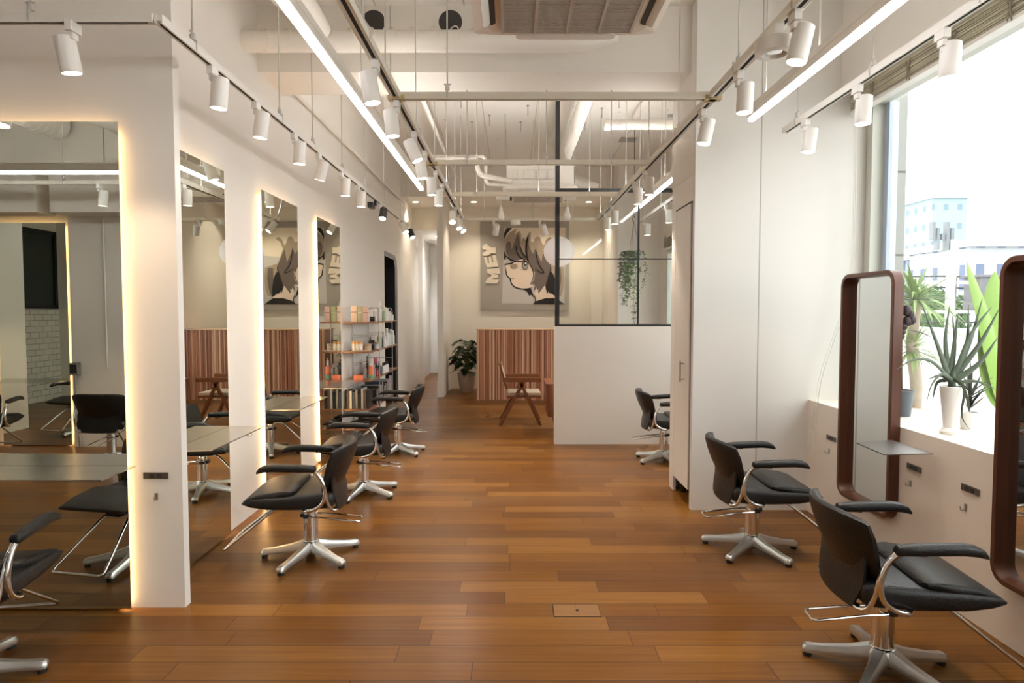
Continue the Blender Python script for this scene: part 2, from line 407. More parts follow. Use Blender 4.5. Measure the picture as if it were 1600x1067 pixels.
# left long wall with arched opening
pts = [(3.34, 0), (10.02, 0), (10.02, 2.46), (10.14, 2.50), (10.85, 2.50)]
pts += [(10.85 + 0.27 * math.sin(a), 2.50 - 0.22 * (1 - math.cos(a))) for a in [R(15 * k) for k in range(1, 7)]]
pts += [(11.12, 0), (12.87, 0), (12.87, ZF), (3.34, ZF)]
struct('wall_left', prism(B(), pts, lambda p: (-1.99, p[0], p[1]), lambda p: (-2.12, p[0], p[1])), M['wall'])
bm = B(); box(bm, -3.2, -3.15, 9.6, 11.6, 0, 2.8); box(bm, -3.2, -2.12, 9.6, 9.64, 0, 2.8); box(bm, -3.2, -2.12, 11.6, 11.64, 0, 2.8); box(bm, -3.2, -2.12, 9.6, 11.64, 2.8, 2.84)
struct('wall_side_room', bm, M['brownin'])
bm = B(); prism(bm, [(10.90, 0), (11.119, 0), (11.119, 2.28), (11.06, 2.42), (10.9, 2.499), (10.02, 2.499), (10.02, 2.42), (10.80, 2.42), (10.9, 2.30)], lambda p: (-1.985, p[0], p[1]), lambda p: (-2.16, p[0], p[1]))
struct('trim_arch', bm, M['blackm'], label='black curved lining of the arched opening in the left wall')
# corridor beyond
bm = B(); tube_pts = []
prof = [(-2.0, 12.87), (-1.99, 13.2), (-1.96, 13.45), (-1.90, 13.62), (-1.885, 13.8), (-1.91, 14.0), (-1.98, 14.25), (-2.03, 14.6), (-2.06, 16.15), (-2.3, 16.15), (-2.3, 12.87)]
prism(bm, prof, lambda p: (p[0], p[1], 0), lambda p: (p[0], p[1], 3.25))
struct('wall_corridor', bm, M['wall'])
struct('wall_corridor_end', box(B(), -2.3, -1.1, 16.12, 16.25, 0, 3.3), M['wall'])
struct('wall_corridor_right', box(B(), -1.30, -1.19, 13.0, 16.2, 0, 3.3), M['wall'])
d = struct('door_1', box(B(), -2.03, -1.30, 16.09, 16.118, 0.01, 2.66), M['white'])
b_ = finish('door_handle', box(B(), -1.40, -1.38, 16.05, 16.09, 0.95, 1.08), M['galv'], d)
struct('wall_partition', box(B(), -1.347, -1.238, 11.555, 12.87, 0, 3.62), M['wall'])
# front-left station wall
struct('wall_station', box(B(), -8.1, -1.714, 3.29, 3.345, 0, ZC), M['wall'])
# beam, duct holes
bm = B(); box(bm, -1.99, 1.43, 5.10, 5.62, 3.42, ZF)
struct('ceiling_beam', bm, M['ceil'])
bm = B(); box(bm, -1.99, -1.42, 3.345, 12.9, 3.30, ZC)
# pier
struct('wall_pier', box(B(), 1.40, 2.75, 4.94, 5.0, 0, ZC), M['pierseam'])
bm = B(); box(bm, 1.405, 2.55, 5.0, 5.68, 2.62, ZF); box(bm, 1.42, 2.55, 5.64, 5.68, 0.0, 2.62)
struct('wall_pier_side', bm, M['wall'])
# right wall with sill
struct('wall_right_sill', box(B(), 2.30, 2.82, -3.6, 4.94, 0, 0.868), mat('sill_paint', (0.88, 0.80, 0.71), 0.6, namt=0.05, nscale=1.5))
struct('wall_right_top', box(B(), 2.50, 2.85, -3.6, 4.94, 3.20, ZC), M['wall'])
struct('wall_right_near', box(box(B(), 2.30, 2.82, -4.0, -3.6, 0, ZC), 2.5, 2.82, -1.2, -1.0, .868, 3.2), M['wall'])
bm = B(); box(bm, 2.55, 2.7, 5.0, 11.1, 0, 0.87); box(bm, 2.55, 2.7, 5.0, 11.1, 2.56, ZF); box(bm, 2.55, 2.7, 5.0, 5.95, 0.87, 2.56); box(bm, 2.55, 2.7, 10.62, 11.1, 0.87, 2.56)
struct('wall_right', bm, M['wall'])
struct('wall_column', box(B(), 1.83, 2.7, 11.1, 12.87, 0, ZF), M['wall'])
struct('wall_half', box(box(B(), 0.497, 2.55, 7.43, 7.56, 0.0, 1.375), 0.52, 2.55, 7.44, 7.55, 1.375, 1.378), M['wall'])
# rooms behind the camera, seen in the mirrors
struct('wall_rear', box(B(), -4.42, 2.4, -4.0, -3.9, 0, ZC), M['wall'])
bm = B(); box(bm, -8.3, -4.42, -1.0, -0.87, 0, ZC); box(bm, -4.52, -4.42, -3.9, -0.9, 0, ZC)
struct('wall_rear_left', bm, M['wall'])
struct('wall_rear_pillar', box(B(), -5.03, -4.42, -0.87, -0.80, 0, 2.75), M['wall'])
bm = B(); box(bm, -8.3, -8.1, -1.0, 3.4, 0, 1.58, 0); box(bm, -8.3, -8.1, -1.0, 3.4, 1.58, ZC, 1)
struct('wall_tiled', bm, [M['tile'], M['wall']])
struct('wall_stub', box(B(), -6.55, -6.47, -0.08, 0.35, 0, 2.9), M['wall'])
bm = B(); box(bm, -8.3, -1.8, -0.86, -0.55, 3.15, ZC); 
struct('ceiling_beam_rear', bm, M['ceil'])

# ------------------------------------------------------------------ windows
wf = struct('window_1', box(box(B(), 2.70, 2.79, 4.86, 4.938, 0.868, 3.2), 2.70, 2.80, -3.6, 4.86, 3.10, 3.2), M['jamb'])
f_ = finish('window_frame', box(box(box(B(), 2.79, 2.86, 4.80, 4.938, 0.868, 3.1), 2.79, 2.84, 1.0, 1.06, 0.868, 3.1), 2.79, 2.79, -3.6, -3.59, 0.868, 0.885), M['alub'], wf)
finish('window_pane', box(B(), 2.81, 2.816, -3.6, 4.80, 0.90, 3.1), M['glass'], wf)
wf = struct('window_2', box(box(B(), 2.55, 2.69, 10.55, 10.62, 0.87, 2.56), 2.55, 2.69, 5.95, 10.55, 2.50, 2.56), M['jamb'])
bm = B()
for y in (10.40, 9.3, 8.15, 7.0): box(bm, 2.60, 2.66, y, y + 0.07, 0.87, 2.5)
finish('window_frame', bm, M['alub'], wf)
finish('window_pane', box(B(), 2.625, 2.63, 5.95, 10.55, 0.87, 2.5), M['glass'], wf)

# ------------------------------------------------------------------ exterior
struct('terrace', box(B(), 2.82, 5.8, -6, 14, 0.35, 0.45), M['terrace'])
o = struct('terrace_parapet', box(box(B(), 5.5, 5.75, -6, 16, 0.0, 1.30), 5.46, 5.79, -6, 16, 1.30, 1.335), M['terrace'])
struct('outside_pillar', box(B(), 2.88, 3.045, 5.0, 5.7, 0.45, 3.24), M['pilm'])
struct('ground', box(B(), 5.8, 260, -60, 220, -9.0, -8.9), mat('street_ground', (0.25, 0.26, 0.27), 0.9))
def far(px, Y): return (px - 800) / 1000 * Y     # x of a far building edge at distance Y
def building(name, label, x0, x1, y0, y1, z1, m, extra=None):
    t = thing(name, label, 'building', ((x0 + x1) / 2, (y0 + y1) / 2, -8.9))
    cx, cy = (x0 + x1) / 2, (y0 + y1) / 2
    finish('wall', box(B(), x0 - cx, x1 - cx, y0 - cy, y1 - cy, 0, z1 + 8.9), m, t)
    bm = B(); box(bm, x0 - cx - .3, x1 - cx + .3, y0 - cy - .3, y1 - cy + .3, z1 + 8.9, z1 + 9.4)
    if extra: box(bm, *extra(cx, cy, z1 + 9.4))
    finish('roof', bm, mat(name + '_roof', (0.50, 0.53, 0.55), 0.8), t)
    return t
FB = [facade_mat('tower_face', (0.24, 0.34, 0.37), (0.13, 0.20, 0.24), 1.7, 2.3, 0.38, 0.34),
      facade_mat('blue_glass_face', (0.20, 0.24, 0.30), (0.035, 0.06, 0.12), 1.1, 40, 0.6, 0.98),
      facade_mat('grey_face', (0.24, 0.27, 0.31), (0.10, 0.14, 0.20), 0.9, 30, 0.35, 0.95),
      facade_mat('white_face', (0.32, 0.34, 0.36), (0.09, 0.12, 0.20), 1.5, 3.0, 0.4, 0.62)]
building('tower_block', 'pale tall apartment tower with rows of small windows on the skyline', far(1452, 80), far(1505, 80), 80, 92, 15.6, FB[0], lambda cx, cy, z: (-1, 1.5, -4, 0, z, z + 1.6))
building('glass_office', 'blue glass office block with vertical fins beyond the terrace', far(1420, 55), far(1446, 55), 55, 66, 6.0, FB[1])
building('office_tower', 'pale blue slab office tower right of the finned glass block', far(1449, 60), far(1492, 60), 60, 70, 7.0, FB[2])
building('hotel_block', 'long white office block with tall windows at the far right of the skyline', far(1512, 46), far(1640, 46), 46, 53, 6.2, FB[3])
building('low_house', 'low pale house with flat roof just over the parapet', far(1500, 30), far(1600, 30), 30, 38, 1.6, mat('low_house_wall', (0.62, 0.62, 0.60), 0.8))

def blob(bm, c, r, n=60, leaf=0.5, flat=1.0, mi=0):
    for _ in range(n):
        a = random.uniform(0, 2 * PI); u = random.uniform(-1, 1); q = random.uniform(0.75, 1) * r
        s = math.sqrt(1 - u * u)
        p = Vector(c) + Vector((q * s * math.cos(a), q * s * math.sin(a), q * u * flat))
        e = Euler((random.uniform(0, 6), random.uniform(0, 6), random.uniform(0, 6))).to_matrix()
        L = leaf * random.uniform(.6, 1.2)
        q4 = [bm.verts.new(p + e @ Vector(v)) for v in ((-L, 0, 0), (0, -L * .5, L * .15), (L, 0, 0), (0, L * .5, L * .15))]
        bm.faces.new(q4).material_index = mi
def tree(label, x, y, z, r):
    t = thing('tree', label, 'tree', (x, y, -8.9))
    bm = B(); blob(bm, (0, 0, z + 8.9), r, 900, r * .12); bmesh.ops.create_icosphere(bm, subdivisions=2, radius=r * .82, matrix=Matrix.Translation((0, 0, z + 8.9)))
    finish('crown', bm, M['treeg'], t)
    finish('trunk', tube(B(), [(0, 0, 0), (0, 0, z + 8.9)], 0.25), M['bark'], t)
tree('round green street tree showing above the parapet beside the spiky plant', far(1456, 28), 28, 1.3, 1.4)
tree('smaller green tree in front of the finned glass block', far(1424, 40), 40, 0.2, 1.3)
# utility pole
t = thing('utility_pole', 'tall grey utility pole with transformer, brackets and wires over the street', 'pole', (far(1484, 22), 22, -8.9))
finish('pole', tube(B(), [(0, 0, 0), (0, 0, 12.9)], 0.16), M['galv'], t)
bm = B()
for z in (9.2, 10.4, 11.4, 12.3): box(bm, -1.1, 1.1, -.06, .06, z, z + .1)
finish('cross_arm', bm, M['whitem'], t)
finish('transformer', box(box(B(), .7, 1.5, -.4, .4, 10.5, 11.6), .6, 1.6, -.45, .45, 11.6, 11.7), mat('transformer_grey', (0.10, 0.10, 0.11), 0.6), t, bevel=.03)
bm = B()
for k in range(7):
    z = 9.3 + k * .4
    tube(bm, [(-9, -.2, z + .3 - k * .1), (-4, 0, z - .1), (0, .1 * k, z), (5, .3, z - .15), (11, .6, z + .3)], 0.03, 5)
finish('wire', bm, M['blackm'], t)
bm = B(); random.seed(3)
for k in range(5):
    box(bm, -.75 + k * .16, -.65 + k * .16, -.1, .1, 12.9 - (k % 2) * .35, 13.5 - (k % 3) * .2)
finish('insulator', bm, M['potg'], t)

# ================================================================== helpers for hung equipment
def rail(name, label, p0, p1, z, rods, wd=0.034, slot=True, group=None, mt='trackw'):
    """track rail from p0 to p1 at height z with hanger rods up to the ceiling"""
    p0 = Vector((*p0, 0)); p1 = Vector((*p1, 0)); L = (p1 - p0).length
    ang = math.atan2(p1.y - p0.y, p1.x - p0.x)
    t = thing(name, label, 'light rail', (p0.x, p0.y, z), ang, group)
    bm = B(); box(bm, 0, L, -wd / 2, wd / 2, 0.008, 0.035)
    box(bm, 0, L, -wd / 2, -wd / 2 + .008, -0.004, 0.008); box(bm, 0, L, wd / 2 - .008, wd / 2, -0.004, 0.008)
    finish('channel', bm, M[mt], t)
    sw = wd / 2 - .008 if wd < .04 else .010
    if wd > .05:
        bm = B(); box(bm, 0, L, -wd / 2 + .008, -sw, -.002, .008); box(bm, 0, L, sw, wd / 2 - .008, -.002, .008); finish('inner_rail', bm, M['whitem'], t)
    if name == 'cross_rail' and 6 < p0.y < 8:
        finish('upper_diffuser', box(B(), .05, L - .05, -.016, .016, .035, .0362), M['upcross'], t)  # added strip shining up at the ceiling, not part of the rail
        finish('reflector_lip', box(box(B(), 0, L, -.020, -.0165, .035, .044), 0, L, .0165, .020, .035, .044), M[mt], t)  # lips added to hide the strip from below
    if wd > .05:
        a0, a1 = 5.85 - p0.y, 8.75 - p0.y
        finish('upper_diffuser', box(B(), a0, a1, -.018, .018, .035, .0362), M['uplong'], t)  # unseen strip added here to brighten the far ceiling
        finish('reflector_lip', box(box(B(), a0, a1, -.024, -.020, .035, .045), a0, a1, .020, .024, .035, .045), M[mt], t)  # added side lips keep that strip out of sight
    if slot: finish('slot', box(B(), 0.03, L - .03, -sw, sw, 0.0, 0.0085), M['dark'], t)
    for s, top in rods:
        yy = p0.y + (p1.y - p0.y) * s / L
        if yy > 5.6: top = ZF
        elif yy > 5.1: top = 3.42
        bm = B(); tube(bm, [(s, 0, 0.03), (s, 0, top - z)], 0.0045, 6)
        if not ((name == 'cross_rail' or wd > .05) and yy > 5.8): tube(bm, [(s, 0, 0.05), (s, 0, 0.075)], 0.014, 8); tube(bm, [(s - .02, 0, 0.085), (s + .02, 0, 0.085)], 0.005, 6)
        box(bm, s - .004, s + .004, -wd / 2 - .003, wd / 2 + .003, 0.0, 0.05)
        finish('hanger_rod', bm, M['rod'], t)
    return t
ZT = 2.80
def rodlist(L, n, z=ZC, off=0.25): return [(off + (L - 2 * off) * k / (n - 1), z) for k in range(n)]
rail('track_rail', 'black-slotted track rail running along the left wall over the mirrors', (-1.53, 2.83), (-1.53, 9.6), ZT, [(0.3, ZC), (1.45, ZC), (2.15, ZC), (3.0, ZC), (3.9, ZC), (4.9, ZC), (6.0, ZC), (6.65, ZC)], mt='whitem')
rail('track_rail', 'short track rail crossing in front of the big left mirror wall', (-5.2, 2.83), (-1.55, 2.83), ZT, [(0.5, ZC), (2.2, ZC), (3.12, ZC)], mt='whitem')
rail('track_rail', 'long ivory track rail left of the ceiling cassette', (-0.68, 0.4), (-0.68, 8.86), ZT, [(0.6, ZC), (2.6, ZC), (3.1, ZC), (4.2, ZC), (5.3, ZC), (6.3, ZC), (7.3, ZC), (8.2, ZC)], wd=.054)
rail('track_rail', 'long ivory track rail passing the white pier on the right', (1.18, 0.4), (1.18, 8.86), ZT, [(0.6, ZC), (2.3, ZC), (3.0, ZC), (4.2, ZC), (5.2, ZC), (6.3, ZC), (7.3, ZC), (8.2, ZC)], wd=.054)
rail('track_rail', 'track rail hung along the big window', (1.91, 0.3), (1.91, 4.55), ZT, [(0.8, ZC), (2.35, ZC), (3.15, ZC), (4.05, ZC)], mt='whitem')
rail('track_rail', 'track rail near the far window behind the glass screen', (1.80, 5.8), (1.80, 9.3), ZT, [(0.8, ZC), (2.0, ZC), (3.1, ZC)], mt='whitem')
for k, (y, zz) in enumerate(((3.83, 0), (5.5, 0), (7.0, 0), (8.84, 0))):
    rail('cross_rail', ['ivory cross rail nearest the camera, joining the two long rails', 'second ivory cross rail, seen over the wall opening', 'third ivory cross rail carrying two pear-shaped spotlights', 'farthest ivory cross rail, in front of the mural'][k],
         (-0.66, y), (1.16, y), ZT, [(0.28, ZC)] if k == 0 else [(0.28, ZC), (0.95, ZC), (1.5, ZC)], wd=0.044, slot=False, group='cross rails between the long rails')
    if k == 0:
        pass
def connector(x, y, label):
    bm = B(); box(bm, -.024, .024, -.05, .05, -.008, .02); box(bm, -.05, .05, -.024, .024, -.008, .02)
    o = finish('rail_connector', bm, mat('yellowed_plastic', (0.52, 0.40, 0.20), 0.5), None, bevel=.003); o.location = (x, y, ZT)
    tag(o, label, 'connector')
connector(-0.68, 3.83, 'yellowed joint where the nearest cross rail meets the left long rail')
connector(1.18, 3.83, 'yellowed joint where the nearest cross rail meets the right long rail')
connector(-0.68, 5.5, 'yellowed joint where the second cross rail meets the left long rail')

def tube_light(label, x, y0, y1, z, rods, um='uptube'):
    t = thing('tube_light', label, 'light', (x, y0, z)); L = y1 - y0
    finish('housing', box(B(), -.024, .024, 0, L, 0.012, 0.062), M['whitem'], t, bevel=.004)
    finish('tube', box(B(), -.019, .019, 0.01, L - .01, -0.012, 0.012), M['tube'], t, bevel=.008, seg=3)
    finish('upper_diffuser', box(B(), -.018, .018, 0.01, L - .01, .062, .083), M[um], t)  # added upward light, the tube itself only shines down
    finish('reflector_lip', box(box(B(), -.026, -.022, 0, L, .05, .085), .022, .026, 0, L, .05, .085), M['whitem'], t)  # added lips that screen the upward light from view
    for s in rods:
        finish('hanger_rod', tube(tube(B(), [(0, s, .05), (0, s, (ZF if y0 + s > 5.6 else 3.42 if y0 + s > 5.1 else ZC) - z)], .0045, 6), [(0, s, .06), (0, s, .085)], .012, 8), M['rod'], t)
    return t
tube_light('long glowing tube light over the left aisle', -0.95, 0.5, 6.80, 2.83, [.6, 2.4, 3.6, 4.6, 5.9])
tube_light('long glowing tube light between the pier and the big window', 1.60, 0.5, 4.36, 2.83, [.6, 1.8, 2.9, 3.6])
tube_light('far tube light seen through the glass screen', 1.56, 5.75, 8.2, 2.83, [.85, 2.15], 'uptube2')
t = thing('tube_light', 'tube light running across the room behind, seen in the big left mirror', 'light', (-6.3, 0.54, 2.83))
finish('housing', box(B(), 0, 4.1, -.024, .024, .012, .062), M['whitem'], t); finish('tube', box(B(), .01, 4.09, -.019, .019, -.012, .012), M['tube'], t); finish('upper_diffuser', box(B(), .01, 4.09, -.018, .018, .062, .083), M['uptube'], t); finish('reflector_lip', box(box(B(), 0, 4.1, -.026, -.022, .05, .085), 0, 4.1, .022, .026, .05, .085), M['whitem'], t)  # rear tube carries the same added upward strip and lips
rail('track_rail', 'track rail across the room behind, seen in the big left mirror', (-6.8, 0.15), (-1.0, 0.15), ZT, [(0.6, ZC), (2.4, ZC), (4.2, ZC)], slot=False)

# ---- spotlights
def spot_proto():
    t = thing('spotlight', 'x', 'spotlight')
    finish('adapter', box(box(B(), -.016, .016, -.035, .035, -.045, 0.0), -.011, .011, -.02, .02, -.075, -.045), M['white'], t, bevel=.003)
    finish('arm', tube(B(), [(0.0, 0, -.05), (0.0, 0, -.098), (.03, 0, -.098)], .007, 8), M['white'], t)
    c = B()
    lathe(c, [(0.0, .004), (.038, .004), (.0425, 0.0), (.0425, -.150), (.0385, -.150), (.0385, -.140), (0.0, -.140)], (0, 0, 0), 28)
    hd = finish('lamp_head', c, M['white'], t, smooth=True); hd.location = (0.040, 0, -.062)
    l = finish('lens', lathe(B(), [(0, -.1385), (.0375, -.1385), (.0375, -.1415), (0, -.1415)], (0, 0, 0), 24), M['lens'], hd)
    return t, hd, l
SP, SPH, SPL = spot_proto()
used = [False]
def spot(x, y, label, tx=0.0, ty=0.0, power=18, z=ZT, group=None, rz=0, on=True, black=False, warm=False):
    """tx, ty tilt of the head in degrees (towards -x / towards +y)"""
    if not used[0]: r = SP; used[0] = True
    else: r = dup(SP)
    r.location = (x, y, z); r.rotation_euler = (0, 0, rz)
    r['label'] = label
    if group: r['group'] = group
    h = [c for c in r.children if c.name.startswith('lamp_head')][0]
    h.rotation_euler = (R(ty), R(tx), 0)
    if on:
        L = bpy.data.lights.new('spot_lamp', 'SPOT'); L.energy = power; L.spot_size = R(75); L.spot_blend = .6; L.shadow_soft_size = .03
        L.color = (1.0, 0.72, 0.45) if warm else (1.0, 0.86, 0.70)
        lo = bpy.data.objects.new('lamp_glow', L); COL.objects.link(lo)
        lo.parent = h; lo.location = (0, 0, -.146)
    if black:
        h.data = h.data.copy(); h.data.materials[0] = M['blackp']
    return r
G1 = 'spotlights on the rail over the left mirrors'
LW = 'white cylinder spotlight on the left wall rail, '
for k, (y, tx, ty) in enumerate(((3.33, 5, 0), (3.89, 8, 0), (4.56, 3, 0), (5.13, 15, 4), (5.80, 2, 0), (6.41, 3, 0))):
    spot(-1.53, y, LW + ORD[k] + ' counted from the camera', tx, ty, 5.5, group=G1)
spot(-1.53, 7.5, 'black-bodied spotlight facing the camera on the left wall rail', 0, -35, 8, black=True)
spot(-1.53, 8.76, 'tilted spotlight second from the far end of the left wall rail', -25, -25, 8)
spot(-1.53, 9.4, 'black tilted spotlight at the far end of the left wall rail', -25, -30, 0, on=False, black=True)
spot(-1.90, 2.83, 'white spotlight on the short rail before the big left mirror wall', 6, -8, 20, rz=PI, warm=True)
spot(-2.90, 2.83, 'white spotlight on the short rail, above the left edge of the photo', 0, 12, 16, warm=True)
G2 = 'spotlights on the long rail left of the cassette'
L2 = 'white cylinder spotlight on the rail left of the cassette, '
for k, (y, tx, ty) in enumerate(((3.25, 9, 0), (3.85, 5, 0), (4.52, 24, 0), (5.06, 8, 0), (5.76, 2, 0), (6.33, 0, 0), (7.75, 5, 32), (8.3, 20, 25), (8.65, 32, 22))):
    spot(-0.68, y, L2 + ORD[k] + ' from the camera', tx, ty, 12 if y < 5.5 else 32, group=G2, rz=PI)
G3 = 'spotlights on the long rail by the pier'
L3 = 'white cylinder spotlight on the rail by the pier, '
for k, (y, tx, ty) in enumerate(((2.15, 0, -10), (2.73, 12, 0), (3.40, 2, 0), (4.03, 12, 0), (5.75, 0, 0), (6.25, 0, 0), (7.65, 0, 0), (8.2, 0, 0))):
    spot(1.18, y, L3 + ORD[k] + ' from the camera', tx, ty, 10 if y < 5.5 else 32, group=G3)
L4 = 'white cylinder spotlight on the rail along the big window, '
for k, (y, tx) in enumerate(((2.90, 2), (3.60, 3), (4.23, 7))):
    spot(1.91, y, L4 + ORD[k] + ' from the camera', tx, 0, group='spotlights on the rail along the big window')
spot(1.80, 7.55, 'spotlight before the far window, nearer one behind the glass screen', 0, 0, 10)
spot(1.80, 8.75, 'spotlight before the far window, farther one behind the glass screen', 0, 0, 10)
spot(0.38, 8.84, 'tilted spotlight on the farthest cross rail, aimed at the mural', -20, 25, 16)
spot(-0.25, 8.84, 'spotlight at the left part of the farthest cross rail, aimed at the back wall', 10, 35, 14)
spot(-5.25, 0.15, 'tilted spotlight on the rear rail, left one seen in the big mirror', 12, 0, 40, warm=True)
spot(-4.05, 0.15, 'spotlight on the rear rail, right one seen in the big mirror', 5, 0, 40, warm=True)
def pear(x, y, label):
    t = thing('spotlight', label, 'spotlight', (x, y, ZT), 0, 'pear-shaped spotlights on the third cross rail')
    finish('adapter', box(B(), -.075, .075, -.02, .02, -.04, 0), M['white'], t, bevel=.003)
    finish('arm', tube(B(), [(-.02, 0, -.03), (-.02, 0, -.12)], .005, 8), M['white'], t)
    finish('lamp_head', lathe(B(), [(0, .0), (.015, -.005), (.022, -.05), (.036, -.10), (.036, -.13), (.025, -.15), (0, -.152)], (-.02, 0, -.11), 20), M['white'], t, smooth=True)
pear(-0.10, 7.0, 'left pear-shaped spotlight on the third cross rail')
pear(0.62, 7.0, 'right pear-shaped spotlight on the third cross rail')
t = thing('surface_downlight', 'round white puck light on the pier rail beside a tilted spotlight', 'spotlight', (1.155, 2.87, ZT))
bm = B(); lathe(bm, [(0, -.055), (.04, -.055), (.083, -.06), (.083, -.118), (.052, -.122), (.045, -.105), (0, -.105)], (0, 0, 0), 36); box(bm, -.02, .02, -.05, .05, -.055, -.002)
finish('body', bm, M['white'], t, smooth=True)
finish('lens', lathe(B(), [(0, -.107), (.04, -.107), (.03, -.112), (0, -.113)], (0, 0, 0), 20), M['chrome'], t)
for x, lb in ((0.05, 'white puck driver box on the farthest cross rail before the mural'),):
    t = thing('surface_downlight', lb, 'spotlight', (x, 8.84, ZT)); finish('body', lathe(B(), [(0, 0), (.07, 0), (.07, -.06), (0, -.06)], (0, 0, 0), 28), M['white'], t)
# recessed downlights in the soffit
for x, lb in ((-1.82, 'recessed downlight in the soffit above the corridor opening'), (-0.72, 'recessed downlight in the soffit left of the mural'), (0.72, 'recessed downlight in the soffit over the right part of the mural'), (1.45, 'recessed downlight in the soffit behind the glass screen')):
    t = thing('downlight', lb, 'downlight', (x, 12.2, 3.62))
    finish('trim_ring', lathe(B(), [(0.05, 0), (.075, -.004), (.075, 0.0), (.05, .0)], (0, 0, 0), 24), M['white'], t)
    finish('lens', lathe(B(), [(0, -.001), (.052, -.001), (.052, -.004), (0, -.004)], (0, 0, 0), 20), M['down'], t)
    L = bpy.data.lights.new('downlight_lamp', 'SPOT'); L.energy = 58; L.spot_size = R(110); L.spot_blend = .8; L.color = (1, .86, .68); L.shadow_soft_size = .05
    lo = bpy.data.objects.new('lamp_glow', L); COL.objects.link(lo); lo.parent = t; lo.location = (0, 0, -.01)
t = thing('downlight', 'recessed downlight in the corridor ceiling beyond the arched opening', 'downlight', (-1.65, 14.3, 3.22))  # lamp added only to brighten the dark corridor
finish('trim_ring', lathe(B(), [(0.05, 0), (.075, -.004), (.075, 0.0), (.05, .0)], (0, 0, 0), 24), M['white'], t)
finish('lens', lathe(B(), [(0, -.001), (.052, -.001), (.052, -.004), (0, -.004)], (0, 0, 0), 20), M['down'], t)
L = bpy.data.lights.new('downlight_lamp', 'SPOT'); L.energy = 130; L.spot_size = R(140); L.spot_blend = .8; L.color = (.95, .97, 1.0); L.shadow_soft_size = .05
lo = bpy.data.objects.new('lamp_glow', L); COL.objects.link(lo); lo.parent = t; lo.location = (0, 0, -.01)
# small black gadget on left rail
o = finish('speaker_box', box(B(), -.03, .03, -.07, .07, -.09, -.03), M['blackp'], None, bevel=.006); o.location = (-1.58, 7.25, ZT)
tag(o, 'small black box clamped on the left wall rail before the black spotlight', 'sensor')
finish('bracket', box(B(), .03, .06, -.01, .01, -.06, 0), M['blackp'], o)

# ================================================================== ceiling services
def hduct(name, label, pts, r, m='ceil', ribs=0.0, cat='duct', seg=20, caps=None):
    t = thing(name, label, cat, pts[0])
    o = Vector(pts[0]); P = [Vector(p) - o for p in pts]
    bm = B(); tube(bm, P, r, seg)
    finish('pipe', bm, M[m], t, smooth=True)
    if ribs:
        if isinstance(r, list): r = r[0]
        bm = B(); d_ = (P[-1] - P[0]); L = d_.length; u = d_.normalized(); n = int(L / ribs)
        if isinstance(ribs, float) and len(pts) > 2: n = min(n, int((P[1] - P[0]).length / ribs))
        for k in range(1, n):
            c = P[0] + u * (k * ribs)
            a = Vector((0, 0, 1)); b = u.cross(a)
            ring = [c + u * (ribs * .35 * math.sin(2 * PI * j / 24)) + a * (r * 1.012 * math.cos(2 * PI * j / 24)) + b * (r * 1.012 * math.sin(2 * PI * j / 24)) for j in range(24)]
            tube(bm, ring, .005, 5, closed=True)
        finish('rib', bm, M[m], t, smooth=True)['kind'] = 'stuff'
    return t
hduct('spiral_duct', 'big white spiral duct crossing under the ceiling beam', [(-1.99, 4.85, 3.555), (0.45, 4.85, 3.555), (0.58, 4.85, 3.55), (0.78, 4.85, 3.60)], [.078, .078, .066, .045], ribs=0.155)
hduct('spiral_duct', 'white duct stub at the top left above the beam duct', [(-1.99, 4.1, 3.72), (-1.62, 4.12, 3.72), (-1.42, 4.4, 3.66), (-1.40, 4.75, 3.60)], .085)
hduct('pipe', 'thin white pipe slanting in front of the beam sleeve holes', [(-1.38, 3.4, 3.86), (-1.10, 5.0, 3.70)], .028, cat='pipe')
hduct('pipe', 'thin white pipe at the top left before the duct', [(-1.80, 3.5, 3.75), (-1.55, 4.75, 3.66)], .035, cat='pipe')
def sleeve(x, lb):
    t = thing('beam_sleeve', lb, 'sleeve', (x, 5.10, 3.805))
    bm = B(); rings = []
    for (r, y) in ((.098, -.004), (.092, -.004), (.092, -.0015), (.098, -.0015)):
        rings.append([(r * math.cos(2 * PI * k / 28), y, r * math.sin(2 * PI * k / 28)) for k in range(28)])
    loft(bm, rings, False, 0, True); finish('sleeve_ring', bm, M['ceil'], t)
    bm = B(); prism(bm, [(.092 * math.cos(2 * PI * k / 28), .092 * math.sin(2 * PI * k / 28)) for k in range(28)], lambda p: (p[0], -.003, p[1]), lambda p: (p[0], -.0005, p[1]))
    finish('sleeve_opening', bm, M['holes'], t)
sleeve(-0.48, 'round dark sleeve hole in the beam beside the cassette')
sleeve(-1.08, 'round dark sleeve hole in the beam behind the slanting pipe')
hduct('spiral_duct', 'large white duct running away under the far ceiling', [(0.77, 5.7, 3.76), (0.77, 10.2, 3.76)], .078, ribs=1.1)
hduct('spiral_duct', 'second white duct close to the first under the far ceiling', [(0.66, 5.7, 4.03), (0.66, 9.6, 4.03)], .085)
hduct('spiral_duct', 'white duct elbow bending right behind the glass screen post', [(0.77, 10.28, 3.70), (0.90, 10.25, 3.62), (1.1, 10.2, 3.56), (1.35, 10.2, 3.50)], [.10, .12, .11, .07])
hduct('pipe', 'white pipe crossing right under the far ceiling with a socketed end', [(1.02, 7.2, 3.62), (1.03, 7.2, 3.62), (1.08, 7.2, 3.62), (1.09, 7.2, 3.62), (2.55, 7.2, 3.62)], [.055, .062, .062, .052, .052], cat='pipe')
hduct('pipe', 'dark thin conduit above the crossing white pipe', [(1.75, 7.3, 3.75), (2.55, 7.3, 3.75)], .016, 'galv', cat='pipe')
hduct('pipe', 'white conduit running along the top of the left wall', [(-1.93, 5.65, 3.50), (-1.93, 11.6, 3.50)], .022, cat='pipe')
